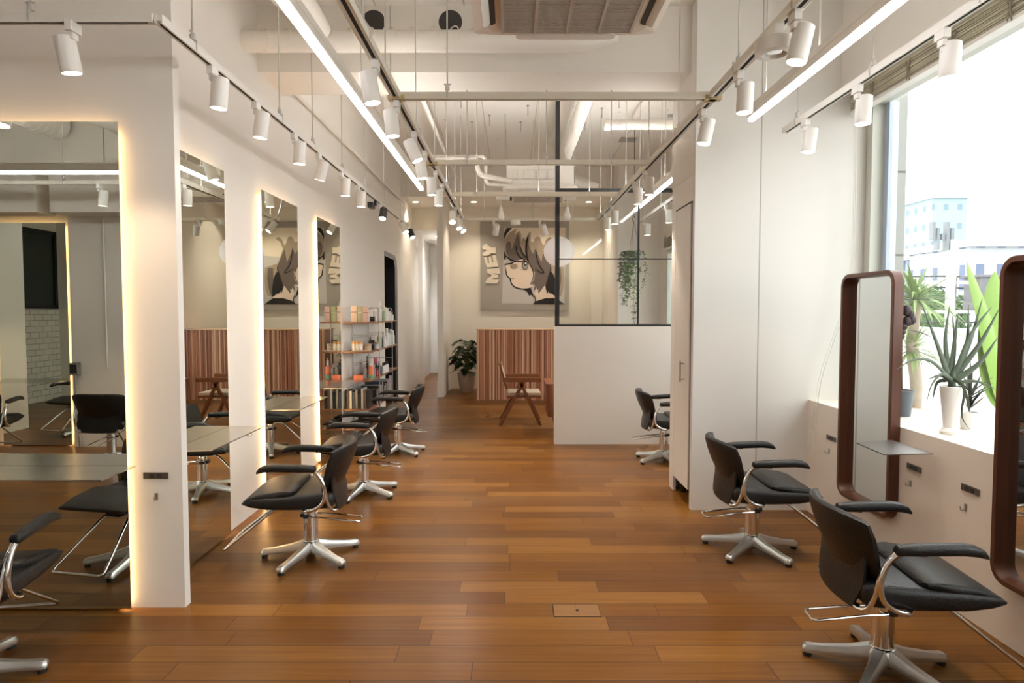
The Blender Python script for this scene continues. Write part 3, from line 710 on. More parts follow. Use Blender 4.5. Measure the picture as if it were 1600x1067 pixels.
hduct('pipe', 'thin white conduit running beside the long rail under the far ceiling', [(-0.95, 5.7, 3.80), (-0.95, 10.9, 3.80)], .025, cat='pipe')
for k, (x, lb) in enumerate(((1.62, 'white cable channel slanting away under the far right ceiling'), (-1.05, 'white cable channel under the far left ceiling'))):
    o = finish('cable_channel', box(B(), -.045, .045, 0, 2.2, 0, .07), M['ceil'], None); o.location = (x, 6.3 + k, ZF - .07); tag(o, lb, 'cable channel')
# refrigerant pipes
zz = 3.50
P = fillet([(-1.10, 8.3, zz), (-0.50, 8.3, zz), (-0.46, 8.3, zz), (-0.42, 8.3, 3.30), (-0.12, 8.45, 3.27), (0.02, 8.55, 3.27)], .09)
hduct('refrigerant_pipe', 'thick insulated pipe bending down to the far cassette', P, .034, cat='pipe')
P = fillet([(-1.10, 8.36, zz + .05), (-0.34, 8.36, zz + .05), (-0.34, 8.36, 3.20), (0.02, 8.5, 3.20)], .07)
hduct('refrigerant_pipe', 'thinner square-bent drain pipe beside the far cassette', P, .022, cat='pipe')
hduct('conduit', 'dark cable drop hanging from the far ceiling to the long rail', fillet([(-0.98, 8.6, 3.6), (-0.86, 8.6, 3.5), (-0.84, 8.6, 3.0), (-0.70, 8.8, 2.85)], .1), .010, 'galv', cat='cable')

def cassette(name, label, x0, x1, y0, y1, zb, body):
    cx, cy = (x0 + x1) / 2, (y0 + y1) / 2; W = x1 - x0; D = y1 - y0
    t = thing(name, label, 'air conditioner', (cx, cy, zb))
    # panel with chamfered edge
    bm = B()
    def ring(w, d, z, r): return [(p[0], p[1], z) for p in rrect(0, 0, w, d, r, 4)]
    loft(bm, [ring(W - .06, D - .06, .10, .06), ring(W, D, .05, .03), ring(W, D, .035, .03), ring(W - .14, D - .14, 0.0, .12), ring(W - .30, D - .30, -.004, .02)])
    finish('panel', bm, M['acp'] if y0 < 5 else M['white'], t)
    finish('body', box(B(), -W / 2 + .05, W / 2 - .05, -D / 2 + .05, D / 2 - .05, .10, .10 + body), M['ceil'], t)
    bm = B(); g = W * .34; n = 46
    box(bm, -g, g, -g, g, -.012, -.006, 1)
    for k in range(n):
        y = -g + 2 * g * (k + .5) / n
        box(bm, -g, g, y - .004, y + .003, -.018, -.012, 0)
    for k in range(5):
        x = -g + 2 * g * k / 4; box(bm, x - .007, x + .007, -g, g, -.021, -.012, 0)
    finish('grille', bm, [mat('grille_slat', (0.50, 0.45, 0.39), 0.5), mat('grille_filter', (0.28, 0.25, 0.215), 0.8)], t)
    for a in range(4):
        L = W * .27; q = W / 2 - .085; dz = -.006 if a % 2 else -.0045
        sl = [(p[0], p[1]) for p in rrect(0, q, 2 * L, .066, .03, 5)]
        if a % 2:
            fl = finish('outlet_slot', prism(B(), sl, lambda p: (p[0], p[1], -.0065), lambda p: (p[0], p[1], .004)), M['holes'], t); fl.rotation_euler = (0, 0, a * PI / 2)
            sl = [(p[0], p[1]) for p in rrect(0, 0, 2 * L - .02, .052, .024, 5)]
            fl = finish('louvre', prism(B(), sl, lambda p: (p[0], q + .006 + p[1] * .8, -.014 - p[1] * .55), lambda p: (p[0], q + .010 + p[1] * .8, -.008 - p[1] * .55)), M['white'], t); fl.rotation_euler = (0, 0, a * PI / 2)
        else:
            fl = finish('louvre', prism(B(), sl, lambda p: (p[0], p[1], -.008), lambda p: (p[0], p[1], .004)), M['white'], t); fl.rotation_euler = (0, 0, a * PI / 2)
    for sx in (-1, 1):
        for sy in (-1, 1):
            finish('hanger_rod', tube(B(), [(sx * (W / 2 - .03), sy * (D / 2 - .1), .12), (sx * (W / 2 - .03), sy * (D / 2 - .1), (ZF if y0 > 5.6 else ZC) - zb)], .005, 6), M['galv'], t)
    return t
cassette('ceiling_cassette', 'large beige-white ceiling air conditioner cassette at the top of the photo', -0.20, 0.76, 2.58, 3.50, 3.00, 0.22)
t = cassette('ceiling_cassette', 'far white ceiling cassette behind the glass screen post', -0.12, 0.86, 8.45, 9.4, 3.13, 0.25)
bm = B(); 
for x0, x1 in ((-.36, -.30), (-.22, -.07), (-.05, .08), (.10, .23)):
    P = [(x0, z) for z in (0,)]
    for a, b_, c, d_ in ((x0, x1, .16, .163), (x0, x1, .28, .283), (x0, x0 + .003, .16, .28), (x1, x1 + .003, .16, .28)): box(bm, a, b_, -.43, -.4265, c, d_)
finish('access_cover', bm, M['galv'], t)
o = finish('ceiling_vent', box(box(B(), -.12, .12, -.12, .12, -.012, 0), -.03, .03, -.01, .01, -.015, -.012), M['galv'], None); o.location = (1.75, 9.8, ZF)
tag(o, 'small square grey vent in the far ceiling by the pier', 'vent')
# ceiling bolts
random.seed(11)
bb = None
for k, (px, y) in enumerate(((-0.62, 6.3), (0.0, 6.3), (0.14, 6.6), (-.85, 6.8), (.12, 7.6), (.12, 8.9), (-.62, 7.9), (-.3, 8.6), (1.05, 6.6), (1.3, 7.9), (1.0, 8.9), (-1.2, 6.5), (-1.3, 7.6), (-.55, 8.9), (.75, 7.9), (.2, 8.2), (-.05, 7.1), (-.9, 8.8), (1.15, 8.3))):
    if bb is None:
        bm = B(); tube(bm, [(0, 0, 0), (0, 0, -.13)], .005, 6); tube(bm, [(0, 0, 0), (0, 0, -.012)], .018, 6)
        bb = finish('ceiling_bolt', bm, M['galv'], None); tag(bb, 'short threaded bolt sticking down from the far ceiling', 'bolt', 'unused bolts in the far ceiling'); o = bb
    else:
        o = bb.copy(); COL.objects.link(o)
    o.location = (px, y, ZF)

# ================================================================== backlit mirrors, shelves
def wall_mirror(label, y0, y1, z0=0.012, z1=2.50, X=-1.99):
    t = thing('wall_mirror', label, 'mirror', (X, (y0 + y1) / 2, 0))
    h = (y1 - y0) / 2
    finish('mirror_glass', box(B(), .034, .040, -h, h, z0, z1), M['mirror'], t)
    finish('backing', box(B(), .001, .0335, -h + .06, h - .06, z0 + .0, z1 - .06), M['whitem'], t)
    bm = B(); box(bm, .006, .026, -h + .034, -h + .044, z0 + .02, z1 - .04); box(bm, .006, .026, h - .044, h - .034, z0 + .02, z1 - .04); box(bm, .006, .026, -h + .05, h - .05, z1 - .05, z1 - .04)
    finish('led_strip', bm, M['led'], t)
    return t
wall_mirror('backlit wall mirror nearest the camera on the long left wall', 3.57, 4.38)
wall_mirror('backlit wall mirror behind the first empty salon chair, middle of three', 5.03, 5.86)
wall_mirror('backlit wall mirror beside the product rack, farthest of three', 6.46, 7.29)
def wall_mirror_y(label, x0, x1, Y, face, z1=2.50):
    """mirror on a wall of constant y; face -1 looks to -y, +1 to +y"""
    cx = (x0 + x1) / 2; h = (x1 - x0) / 2
    t = thing('wall_mirror', label, 'mirror', (cx, Y, 0), 0 if face < 0 else PI)
    finish('mirror_glass', box(B(), -h, h, -.040, -.034, .012, z1), M['mirror'], t)
    finish('backing', box(B(), -h + .06, h - .06, -.0335, -.001, .012, z1 - .06), M['whitem'], t)
    bm = B(); box(bm, -h + .034, -h + .044, -.026, -.006, .03, z1 - .04); box(bm, h - .044, h - .034, -.026, -.006, .03, z1 - .04); box(bm, -h + .05, h - .05, -.026, -.006, z1 - .05, z1 - .04)
    finish('led_strip', bm, M['led'], t)
wall_mirror_y('wide backlit mirror at the left edge of the photo', -3.08, -1.975, 3.29, -1)
wall_mirror_y('backlit mirror on the rear wall, seen inside the big left mirror', -5.87, -5.08, -0.87, 1, 2.56)

def steel_shelf(label, pts, z):
    o = finish('steel_shelf', prism(B(), pts, lambda p: (p[0], p[1], z), lambda p: (p[0], p[1], z + .006)), M['steel'], None)
    tag(o, label, 'shelf'); return o
for (y0, y1, lb) in ((3.62, 4.40, 'brushed steel shelf on the long left wall, nearest the camera'), (5.13, 5.94, 'brushed steel shelf before the middle backlit mirror'), (6.58, 7.36, 'brushed steel shelf before the mirror beside the product rack')):
    steel_shelf(lb, [(-1.948, y0 - .02), (-1.71, y0), (-1.71, y1), (-1.948, y1)], .755)
steel_shelf('brushed steel shelf on the wide mirror at the left edge', [(-3.1, 3.247), (-1.93, 3.247), (-1.93, 2.97), (-3.1, 2.97)], .755)
steel_shelf('thin steel shelf on the rear wall, seen in the big left mirror', [(-6.0, -.826), (-5.1, -.826), (-5.1, -.6), (-6.0, -.6)], .755)
steel_shelf('small steel shelf on the wooden frame mirror by the window', [(1.97, 3.36), (2.245, 3.38), (2.236, 3.74), (1.985, 3.66)], .79).data.materials[0] = M['dullsteel']

# ---- wooden frame mirrors on right wall
def frame_mirror(label, y0, y1, z0, z1, X=2.30):
    t = thing('framed_mirror', label, 'mirror', (X, (y0 + y1) / 2, (z0 + z1) / 2))
    w, h = y1 - y0, z1 - z0
    def ring(x, w_, h_, r): return [(x, p[0], p[1]) for p in rrect(0, 0, w_, h_, r, 8)]
    bm = B()
    loft(bm, [ring(-.003, w, h, .085), ring(-.058, w, h, .085), ring(-.062, w - .008, h - .008, .082), ring(-.062, w - .052, h - .052, .062), ring(-.052, w - .06, h - .06, .058), ring(-.010, w - .066, h - .066, .055)], False, 0, False)
    finish('frame', bm, M['walnut'], t, smooth=True)
    finish('backing', prism(B(), [(p[0], p[1]) for p in rrect(0, 0, w - .02, h - .02, .08, 8)], lambda p: (-.002, p[0], p[1]), lambda p: (-.006, p[0], p[1])), M['blackp'], t)
    finish('mirror_glass', prism(B(), [(p[0], p[1]) for p in rrect(0, 0, w - .067, h - .067, .055, 8)], lambda p: (-.007, p[0], p[1]), lambda p: (-.012, p[0], p[1])), M['mirror2'], t)
    return t
frame_mirror('tall wooden frame mirror with rounded corners beside the white pier', 3.76, 4.37, 0.30, 1.80)
frame_mirror('tall wooden frame mirror cut by the right edge of the photo', 2.32, 2.95, 0.30, 1.80)

# ---- sockets and hooks
def socket(label, loc, rz, w=.13):
    t = thing('socket_plate', label, 'wall socket', loc, rz)
    finish('plate', box(B(), -w / 2, w / 2, -.006, 0, -.017, .017), M['plate'], t, bevel=.002)
    for s in (-.018, .018): finish('outlet', box(B(), s - .013, s + .013, -.008, -.006, -.011, .011), M['socket'], t)
def hook(label, loc, rz):
    t = thing('wall_hook', label, 'hook', loc, rz)
    finish('hook_plate', box(B(), -.008, .008, -.004, 0, -.018, .018), M['galv'], t)
    finish('hook_arm', tube(B(), fillet([(0, -.003, -.012), (0, -.028, -.014), (0, -.030, .006)], .008), .003, 6), M['galv'], t)
RZR = -PI / 2 + 0  # right wall: local -y faces world -x
for (y, z, lb) in ((4.57, .64, 'in the corner under the window sill'), (3.62, .66, 'right of the small steel shelf'), (3.17, .66, 'left of the mirror cut by the photo edge')):
    socket('dark socket plate on the right wall, ' + lb, (2.30, y, z), RZR)
    hook('small metal hook on the right wall, ' + lb, (2.30, y + .03, z - .10), RZR)
socket('dark metal socket plate on the white station pillar at left', (-1.85, 3.29, .70), 0)
hook('small metal hook on the white station pillar at left', (-1.85, 3.29, .59), 0)
for (y, lb) in ((4.78, 'below the shelf nearest the camera'), (6.30, 'below the middle steel shelf')):
    hook('small metal hook on the long left wall, ' + lb, (-1.99, y, .63), PI / 2)

t = thing('floor_hatch', 'small wooden floor socket hatch with a dark finger hole, mid floor', 'hatch', (0.335, 3.255, 0.0))
finish('lid', box(box(B(), -.118, .0, -.066, .066, 0, .0016), .0015, .118, -.066, .066, 0, .0016), wood('hatch_oak', (0.30, 0.145, 0.045), (0.17, 0.075, 0.024), 0.35, 'X', .5), t)
bm = B(); box(bm, -.122, .122, -.070, -.066, 0, .0012); box(bm, -.122, .122, .066, .070, 0, .0012); box(bm, -.123, -.118, -.07, .07, 0, .0014); box(bm, .118, .120, -.07, .07, 0, .0012)
lathe(bm, [(0, 0), (.009, 0), (.009, .0022), (0, .0022)], (0.004, 0, 0), 12)
finish('gap_and_hole', bm, M['dark'], t)

# ================================================================== salon chair
def foot_ring(c, n, w, h, r=0.4):
    pass
def make_chair():
    t = thing('salon_chair', 'x', 'chair')
    # base: hub + five legs
    finish('base_hub', lathe(B(), [(0, .03), (.05, .03), (.062, .05), (.062, .085), (.052, .10), (.046, .115), (0, .115)], (0, 0, 0), 28), M['alum'], t, smooth=True)
    for k in range(5):
        bm = B(); rings = []
        for (r, zt, zb, w) in ((.02, .115, .05, .074), (.06, .108, .05, .068), (.14, .084, .040, .054), (.25, .062, .028, .044), (.30, .056, .022, .046), (.325, .054, .020, .050), (.342, .048, .022, .044), (.348, .040, .026, .034)):
            q = [(-w / 2, zb), (w / 2, zb), (w / 2, zb + (zt - zb) * .55), (w * .30, zt), (-w * .30, zt), (-w / 2, zb + (zt - zb) * .55)]
            rings.append([(r, a, b) for a, b in q])
        loft(bm, rings)
        lg = finish('leg', bm, M['alum'], t, smooth=True); lg.rotation_euler = (0, 0, R(72 * k)); lg.scale = (.91, 1, 1)
        gl = finish('glide', lathe(B(), [(0, 0), (.02, 0), (.02, .024), (0, .024)], (.322, 0, 0), 14), M['blackrub'], lg)
    finish('gas_column', lathe(B(), [(0, .10), (.050, .10), (.052, .108), (.044, .115), (.043, .285), (.043, .29), (0, .29)], (0, 0, 0), 28), M['chrome'], t, smooth=True)
    finish('collar', lathe(B(), [(0, .285), (.038, .285), (.039, .289), (.039, .335), (.035, .34), (.026, .342), (.026, .375), (0, .375)], (0, 0, 0), 28), M['chrome'], t, smooth=True)
    # pump pedal loop, goes out behind the chair
    pd = finish('pump_pedal', tube(B(), fillet([(-.045, .01, .27), (-.045, -.10, .262), (-.05, -.315, .235), (.06, -.315, .235), (.05, -.10, .262), (.045, .01, .27)], .03), .0055, 8), M['chrome'], t, smooth=True)
    finish('pivot', box(box(B(), -.055, .055, .0, .035, .262, .285), -.02, .02, .035, .06, .262, .285), M['blackp'], t, bevel=.003)
    # under seat plate
    finish('seat_plate', box(box(B(), -.11, .11, -.16, .14, .360, .376), -.05, .05, .10, .22, .350, .366), M['blackp'], t, bevel=.003)
    # seat: lofted along y
    def ring(y, zc, w, h, r): return [(p[0], y, p[1]) for p in rrect(0, zc, w, h, r, 4)]
    bm = B()
    loft(bm, [ring(-.188, .43, .40, .04, .02), ring(-.182, .428, .455, .078, .035), ring(-.165, .425, .485, .100, .036), ring(-.08, .421, .495, .100, .034), ring(.02, .418, .50, .094, .032), ring(.06, .416, .50, .088, .030), ring(.20, .417, .505, .076, .026), ring(.29, .421, .505, .048, .018), ring(.332, .424, .50, .018, .008), ring(.340, .424, .49, .005, .002)])
    finish('seat', bm, M['leather'], t, smooth=True)
    bm = B()   # raised front cushion
    rr = []
    for (y, zt, th, w) in ((.005, .470, .012, .40), (.012, .482, .022, .455), (.06, .487, .036, .478), (.16, .481, .048, .482), (.25, .468, .036, .480), (.31, .448, .022, .474), (.336, .432, .010, .462)):
        # slight crown dip at the middle
        ring_ = []
        for p in rrect(0, zt - th / 2, w, th, th * .45, 4): ring_.append((p[0], y - (0.0 if y > .1 else .05 * (abs(p[0]) / .24) ** 2 * -1), p[1]))
        rr.append(ring_)
    loft(bm, rr)
    finish('front_cushion', bm, M['leather'], t, smooth=True)
    # backrest pad, curved and leaning
    bm = B(); rings = []
    for (s, w, th, cv) in ((0.0, .34, .012, .035), (.012, .395, .040, .038), (.05, .42, .058, .044), (.14, .455, .064, .052), (.22, .48, .062, .058), (.285, .485, .052, .062), (.31, .475, .034, .064), (.318, .45, .010, .064)):
        z = .485 + s * .955; y = -.235 - s * .30
        q = rrect(0, 0, w, th, th * .48, 4)
        rings.append([(p[0], y + p[1] - cv + cv * 1.6 * (abs(p[0]) / .24) ** 2 * .9, z + .012 * (1 - (abs(p[0]) / .24) ** 2) * 0 + (p[1] * .28)) for p in q])
    bm = B(); rings = []
    for (s, w, th, cv) in ((0.0, .38, .012, .026), (.008, .430, .044, .030), (.04, .462, .066, .036), (.13, .495, .074, .046), (.20, .520, .070, .052), (.258, .530, .056, .056), (.283, .520, .036, .058), (.292, .49, .010, .058)):
        z = .468 + s * .955; y = -.132 - s * .30
        n = 12; top = []; bot = []
        for i in range(n + 1):
            x = -w / 2 + w * i / n; e = 1 - (2 * i / n - 1) ** 6
            yy = y - cv + cv * 1.5 * (2 * i / n - 1) ** 2
            hh = th / 2 * max(e, .22); zz_ = z - (.02 * (2 * i / n - 1) ** 4 if s > .2 else 0)
            top.append((x, yy + hh, zz_)); bot.append((x, yy - hh, zz_))
        rings.append(top + bot[::-1])
    loft(bm, rings)
    finish('backrest', bm, M['leather'], t, smooth=True)
    # lower back sling, narrowing down to the bottom tube
    bm = B(); rings = []
    for (y, z, w) in ((-.185, .58, .42), (-.182, .52, .43), (-.185, .46, .425), (-.195, .42, .40), (-.205, .375, .355), (-.205, .350, .335), (-.190, .345, .33), (-.180, .36, .33)):
        n = 10; top = []; bot = []
        for i in range(n + 1):
            x = -w / 2 + w * i / n; yy = y - .016 + .022 * (2 * i / n - 1) ** 2
            top.append((x, yy + .005, z)); bot.append((x, yy - .005, z))
        rings.append(top + bot[::-1])
    loft(bm, rings)
    finish('back_sling', bm, M['leather'], t, smooth=True)
    for s in (-1, 1):
        X = s * .275
        arc = catmull([(X, .02, .616), (X, -.06, .618), (X, -.10, .600), (X, -.130, .553), (X, -.145, .487), (X, -.130, .425), (X * .99, -.085, .388), (X * .95, -.03, .374), (X * .7, .0, .372), (X * .3, .0, .370)], 5)
        finish('arm_tube', tube(B(), arc, .0115, 10), M['chrome'], t, smooth=True)
        br = catmull([(X * .985, -.075, .625), (X * .96, -.115, .575), (X * .93, -.140, .50), (X * .90, -.152, .43), (X * .84, -.170, .375), (X * .72, -.190, .357), (X * .55, -.194, .357), (X * .02, -.194, .357)], 5)
        finish('back_tube', tube(B(), br, .0105, 10), M['chrome'], t, smooth=True)
        bm = B(); rings = []
        for (y, z, w, h) in ((-.095, .626, .030, .026), (-.088, .628, .042, .040), (-.03, .632, .048, .046), (.07, .637, .052, .046), (.15, .640, .056, .044), (.195, .636, .054, .042), (.225, .626, .048, .032), (.240, .614, .034, .014)):
            rings.append([(X + p[0], y, p[1]) for p in rrect(0, z, w, h, h * .4, 3)])
        loft(bm, rings)
        finish('armrest', bm, M['leather'], t, smooth=True)
    # footrest: U frame slanting down and forward
    fr = fillet([(-.075, .08, .352), (-.080, .18, .350), (-.165, .48, .115), (.165, .48, .115), (.080, .18, .350), (.075, .08, .352)], .035)
    finish('footrest', tube(B(), fr, .0080, 10), M['chrome'], t, smooth=True)
    return t
CH = make_chair(); CH['group'] = 'black leather salon chairs'
def place(x, y, rz, label, phase=36, first=[True]):
    if first[0]: first[0] = False; r = CH
    else: r = dup(CH)
    r.location = (x, y, 0); r.rotation_euler = (0, 0, R(rz)); r['label'] = label
    for k, lg in enumerate([c for c in r.children if c.name.split('.')[0] == 'leg']): lg.rotation_euler = (0, 0, R(phase - rz + 72 * k))
    return r
# local front is +y ; facing -x means rz=+90
place(-1.27, 3.98, 95, 'black salon chair of the left row nearest the camera, facing the wall mirrors')
place(-1.262, 5.40, 94, 'black salon chair in the middle of the left row', 40)
place(-1.250, 6.97, 93, 'black salon chair of the left row farthest away, beside the product rack', 32)
place(1.600, 2.70, -95, 'large black salon chair in the right foreground', 10)
place(1.555, 4.09, -92, 'black salon chair before the white pier and the wooden frame mirror', 8)
place(1.575, 6.60, -92, 'black salon chair half hidden behind the white pier, before the low wall', 68)
place(-2.30, 2.59, 10, 'black salon chair cut by the left edge of the photo', 20)
place(-5.45, -0.02, 165, 'black salon chair at the rear wall, only seen at the left of the big mirror')
place(-4.10, 0.0, 180, 'black salon chair with its back turned, only seen in the big left mirror')

# ================================================================== far zone
# glass partition
t = thing('glass_screen', 'black steel framed glass screen standing on the low white wall', 'glass screen', (0.497, 7.495, 1.378))
Xr = 2.05
finish('post', box(B(), 0.005, .055, -.025, .025, 0, ZF - 1.38), M['blackm'], t)
bm = B(); box(bm, .055, Xr, -.025, .025, 0, .030); finish('bottom_rail', bm, M['blackm'], t)
finish('top_rail', box(B(), .055, Xr, -.025, .025, 1.555, 1.597), M['blackm'], t)
finish('middle_rail', box(B(), .055, Xr, -.008, .008, .778, .792), M['blackm'], t)
finish('mullion', box(B(), .965, .985, -.010, .010, .030, 1.555), M['blackm'], t)
for x0, x1 in ((.055, .965), (.985, Xr)):
    for z0, z1 in ((.03, .778), (.792, 1.555)):
        finish('glass_pane', box(B(), x0, x1, -.003, .003, z0, z1), M['glass'], t)

# reception counter
t = thing('reception_counter', 'slatted cedar reception counter before the back wall', 'counter', (-0.618, 11.18, 0))
Wc = 2.42
finish('body', box(B(), .012, Wc, .012, .60, 0.0, 1.225), M['shelfwood'], t)
bm = B(); x = 0.0; random.seed(5)
while x < Wc:
    w_ = random.choice((.010, .013, .016, .022)); dd = random.uniform(0, .012)
    box(bm, x, x + w_ - .003, -.006 - dd, .012, 0.0, 1.228); x += w_
finish('slat_front', bm, M['slats'], t)
finish('counter_top', box(B(), -.012, Wc + .01, -.03, .61, 1.228, 1.248), mat('pale_wood_edge', (0.62, 0.42, 0.28), 0.4), t)

# mural painting
mu = thing('mural_canvas', 'large grey canvas with a cartoon profile and block letters on the back wall', 'painting', (0, 12.87, 0))
U0, U1, V0, V1 = -0.632, 1.135, 1.585, 3.345
def mp_(p): return (U0 + (p[0] - 80) / 910 * (U1 - U0), V0 + (965 - p[1]) / 917 * (V1 - V0))
finish('canvas', box(B(), U0, U1, -.045, -.001, V0, V1), mat('canvas_grey', (0.36, 0.33, 0.29), 0.8), mu)
mats = [mat('paint_' + n, c, 0.8) for n, c in (('cream', (0.74, 0.66, 0.54)), ('paleblue', (0.52, 0.50, 0.48)), ('taupe', (0.36, 0.29, 0.215)), ('brown', (0.145, 0.115, 0.10)), ('black', (0.012, 0.011, 0.011)), ('skin', (0.74, 0.62, 0.51)), ('grey', (0.36, 0.33, 0.29)))]
bm = B(); layer = [0]
def poly(pts, mi):
    layer[0] += 1; y = -.0455 - layer[0] * .0006
    f = bm.faces.new([bm.verts.new((mp_(p)[0], y, mp_(p)[1])) for p in pts]); f.material_index = mi
def stroke(pts, w0, mi=4, w1=None):
    P = [Vector((p[0], p[1])) for p in pts]
    P = [Vector((q.x, q.y)) for q in catmull([(p.x, p.y, 0) for p in P], 5)]
    n = len(P); a = []; b = []
    for i in range(n):
        tt = (P[min(i + 1, n - 1)] - P[max(i - 1, 0)]).normalized(); nn = Vector((-tt.y, tt.x))
        k = i / (n - 1); w_ = (w0 * (1 - k) + (w1 if w1 is not None else w0) * k) / 2
        if w1 is None: w_ *= (1 - abs(2 * k - 1) ** 4 * .8)
        a.append(P[i] + nn * w_); b.append(P[i] - nn * w_)
    layer[0] += 1; y = -.0455 - layer[0] * .0006
    va = [bm.verts.new((mp_(p)[0], y, mp_(p)[1])) for p in a]; vb = [bm.verts.new((mp_(p)[0], y, mp_(p)[1])) for p in b]
    for i in range(n - 1): bm.faces.new((va[i], va[i + 1], vb[i + 1], vb[i])).material_index = mi
def ell(cx, cy, rx, ry, mi, n=28): poly([(cx + rx * math.cos(2 * PI * k / n), cy + ry * math.sin(2 * PI * k / n)) for k in range(n)], mi)
poly([(325, 113), (955, 113), (945, 903), (303, 897)], 1)
poly([(400, 114), (954, 114), (951, 400), (760, 420), (600, 330), (322, 400), (325, 230)], 0)
poly([(325, 232), (380, 165), (455, 120), (432, 190), (455, 160), (480, 148), (498, 175), (502, 270), (512, 225), (527, 215), (545, 240), (565, 190), (585, 153), (598, 160), (596, 250), (625, 265), (640, 220), (665, 203), (692, 212), (718, 285), (735, 290), (755, 235), (790, 207), (820, 228), (775, 262), (745, 330), (800, 480), (935, 525), (946, 640), (935, 745), (915, 818), (880, 820), (845, 700), (600, 520), (322, 430)], 2)
poly([(342, 300), (355, 262), (375, 250), (395, 275), (403, 335), (430, 260), (460, 180), (478, 190), (490, 300), (530, 380), (548, 400), (552, 290), (572, 195), (582, 300), (600, 350), (620, 385), (645, 330), (690, 430), (708, 470), (730, 330), (760, 400), (805, 500), (812, 550), (795, 610), (770, 690), (735, 760), (692, 797), (672, 800), (682, 742), (648, 785), (662, 728), (622, 778), (642, 705), (595, 706), (633, 650), (640, 570), (600, 520), (560, 450), (540, 430), (500, 460), (440, 462), (380, 425), (345, 380)], 3)
poly([(850, 530), (905, 530), (915, 640), (900, 740), (875, 825), (850, 700)], 3)
poly([(335, 490), (390, 470), (450, 455), (540, 432), (600, 520), (637, 572), (615, 650), (590, 705), (628, 695), (605, 728), (540, 745), (470, 742), (420, 715), (385, 655), (358, 612), (345, 560)], 5)
poly([(615, 742), (640, 800), (658, 735), (680, 795), (740, 712), (760, 790), (775, 765), (790, 800), (850, 812), (860, 842), (740, 850), (655, 872), (640, 815)], 5)
poly([(528, 752), (600, 738), (618, 790), (632, 842), (612, 815), (604, 806), (580, 818), (565, 780)], 4)
poly([(803, 560), (828, 590), (848, 640), (862, 730), (870, 832), (835, 812), (812, 790), (806, 800), (778, 770), (774, 800), (752, 742), (757, 680), (785, 620)], 4)
poly([(352, 115), (405, 115), (352, 178), (323, 236), (323, 176)], 4)
poly([(323, 350), (345, 400), (400, 440), (445, 458), (400, 462), (342, 412), (338, 446), (322, 440)], 4)
poly([(620, 903), (655, 872), (750, 842), (855, 842), (900, 870), (946, 905)], 4)
stroke([(330, 492), (345, 560), (352, 605), (385, 640), (400, 690), (440, 728), (500, 745), (560, 744), (612, 732)], 12)
stroke([(333, 492), (400, 480), (440, 462), (500, 462), (545, 440)], 16, 4, 8)
stroke([(574, 190), (556, 260), (550, 340), (558, 410), (575, 470)], 20)
stroke([(650, 322), (658, 410), (685, 500), (735, 575), (690, 568), (640, 528)], 10)
stroke([(447, 300), (455, 365), (495, 420), (545, 445)], 9, 4, 14)
stroke([(490, 310), (510, 375), (550, 420)], 7, 4, 12)
stroke([(385, 635), (408, 641), (430, 631)], 5)
stroke([(575, 470), (625, 570), (620, 640), (590, 700)], 8)
stroke([(630, 800), (648, 860), (640, 890)], 9)
stroke([(805, 510), (800, 560), (770, 640)], 10)
ell(540, 500, 33, 46, 4); ell(541, 502, 26, 39, 6); ell(543, 485, 17, 22, 4); ell(545, 482, 9, 13, 0)
ell(425, 508, 38, 22, 2); ell(495, 545, 4, 3, 4); ell(510, 551, 4, 3, 4)
# letters, turned a quarter to the left
poly([(128, 686), (250, 690), (274, 652), (192, 646), (264, 624), (264, 602), (192, 586), (284, 590), (273, 530), (147, 539), (152, 578), (200, 607), (150, 642)], 0)
poly([(118, 420), (147, 417), (158, 482), (172, 480), (166, 412), (189, 410), (201, 474), (215, 472), (206, 402), (238, 396), (266, 514), (150, 525), (136, 490)], 0)
poly([(104, 300), (138, 278), (190, 318), (241, 316), (238, 382), (197, 376), (163, 402), (112, 404), (102, 378), (150, 350), (102, 334)], 0)
finish('painted_picture', bm, mats, mu)

# wooden armchair with cane seat, facing +x
def armchair():
    t = thing('wooden_armchair', 'dark wooden armchair with cane seat and slanted V legs before the counter', 'chair', (0.115, 8.95, 0))
    for s in (-1, 1):
        Y = s * .27
        def bar(a, b, w, d, nm):
            a = Vector(a); b = Vector(b); u = (b - a).normalized(); n = Vector((0, 1, 0)); m_ = u.cross(n)
            bm = B(); loft(bm, [[c + m_ * (i * w / 2) + n * (j * d / 2) for i, j in ((-1, -1), (1, -1), (1, 1), (-1, 1))] for c in (a, b)])
            finish(nm, bm, M['teak'], t, bevel=.003)
        bar((-.275, Y, 0.0), (.045, Y, .60), .046, .034, 'leg'); bar((.275, Y, 0.0), (-.005, Y, .60), .046, .034, 'leg')
        finish('armrest', box(B(), -.245, .285, Y - .026, Y + .026, .595, .655), M['teak'], t, bevel=.004)
    finish('seat_frame', box(B(), -.19, .29, -.25, .25, .375, .405), M['teak'], t, bevel=.004)
    finish('seat', box(B(), -.175, .275, -.235, .235, .405, .445), M['cane'], t, bevel=.006)
    def slab(x0, z0, x1, z1, th, y0, y1, m, nm):
        u = Vector((x1 - x0, 0, z1 - z0)).normalized(); n = Vector((u.z, 0, -u.x)) * th / 2
        bm = B(); loft(bm, [[Vector((x, y, z)) + n * i for i, y in ((-1, y0), (1, y0), (1, y1), (-1, y1))] for x, z in ((x0, z0), (x1, z1))])
        finish(nm, bm, m, t, bevel=.003)
    for s in (-1, 1): slab(-.19, .50, -.285, .85, .03, s * .25 - .02, s * .25 + .02, M['teak'], 'back_post')
    slab(-.205, .56, -.268, .80, .022, -.23, .23, M['cane'], 'backrest')
    slab(-.195, .53, -.205, .565, .032, -.23, .23, M['teak'], 'back_rail'); slab(-.268, .80, -.278, .835, .032, -.23, .23, M['teak'], 'back_rail')
    return t
armchair()
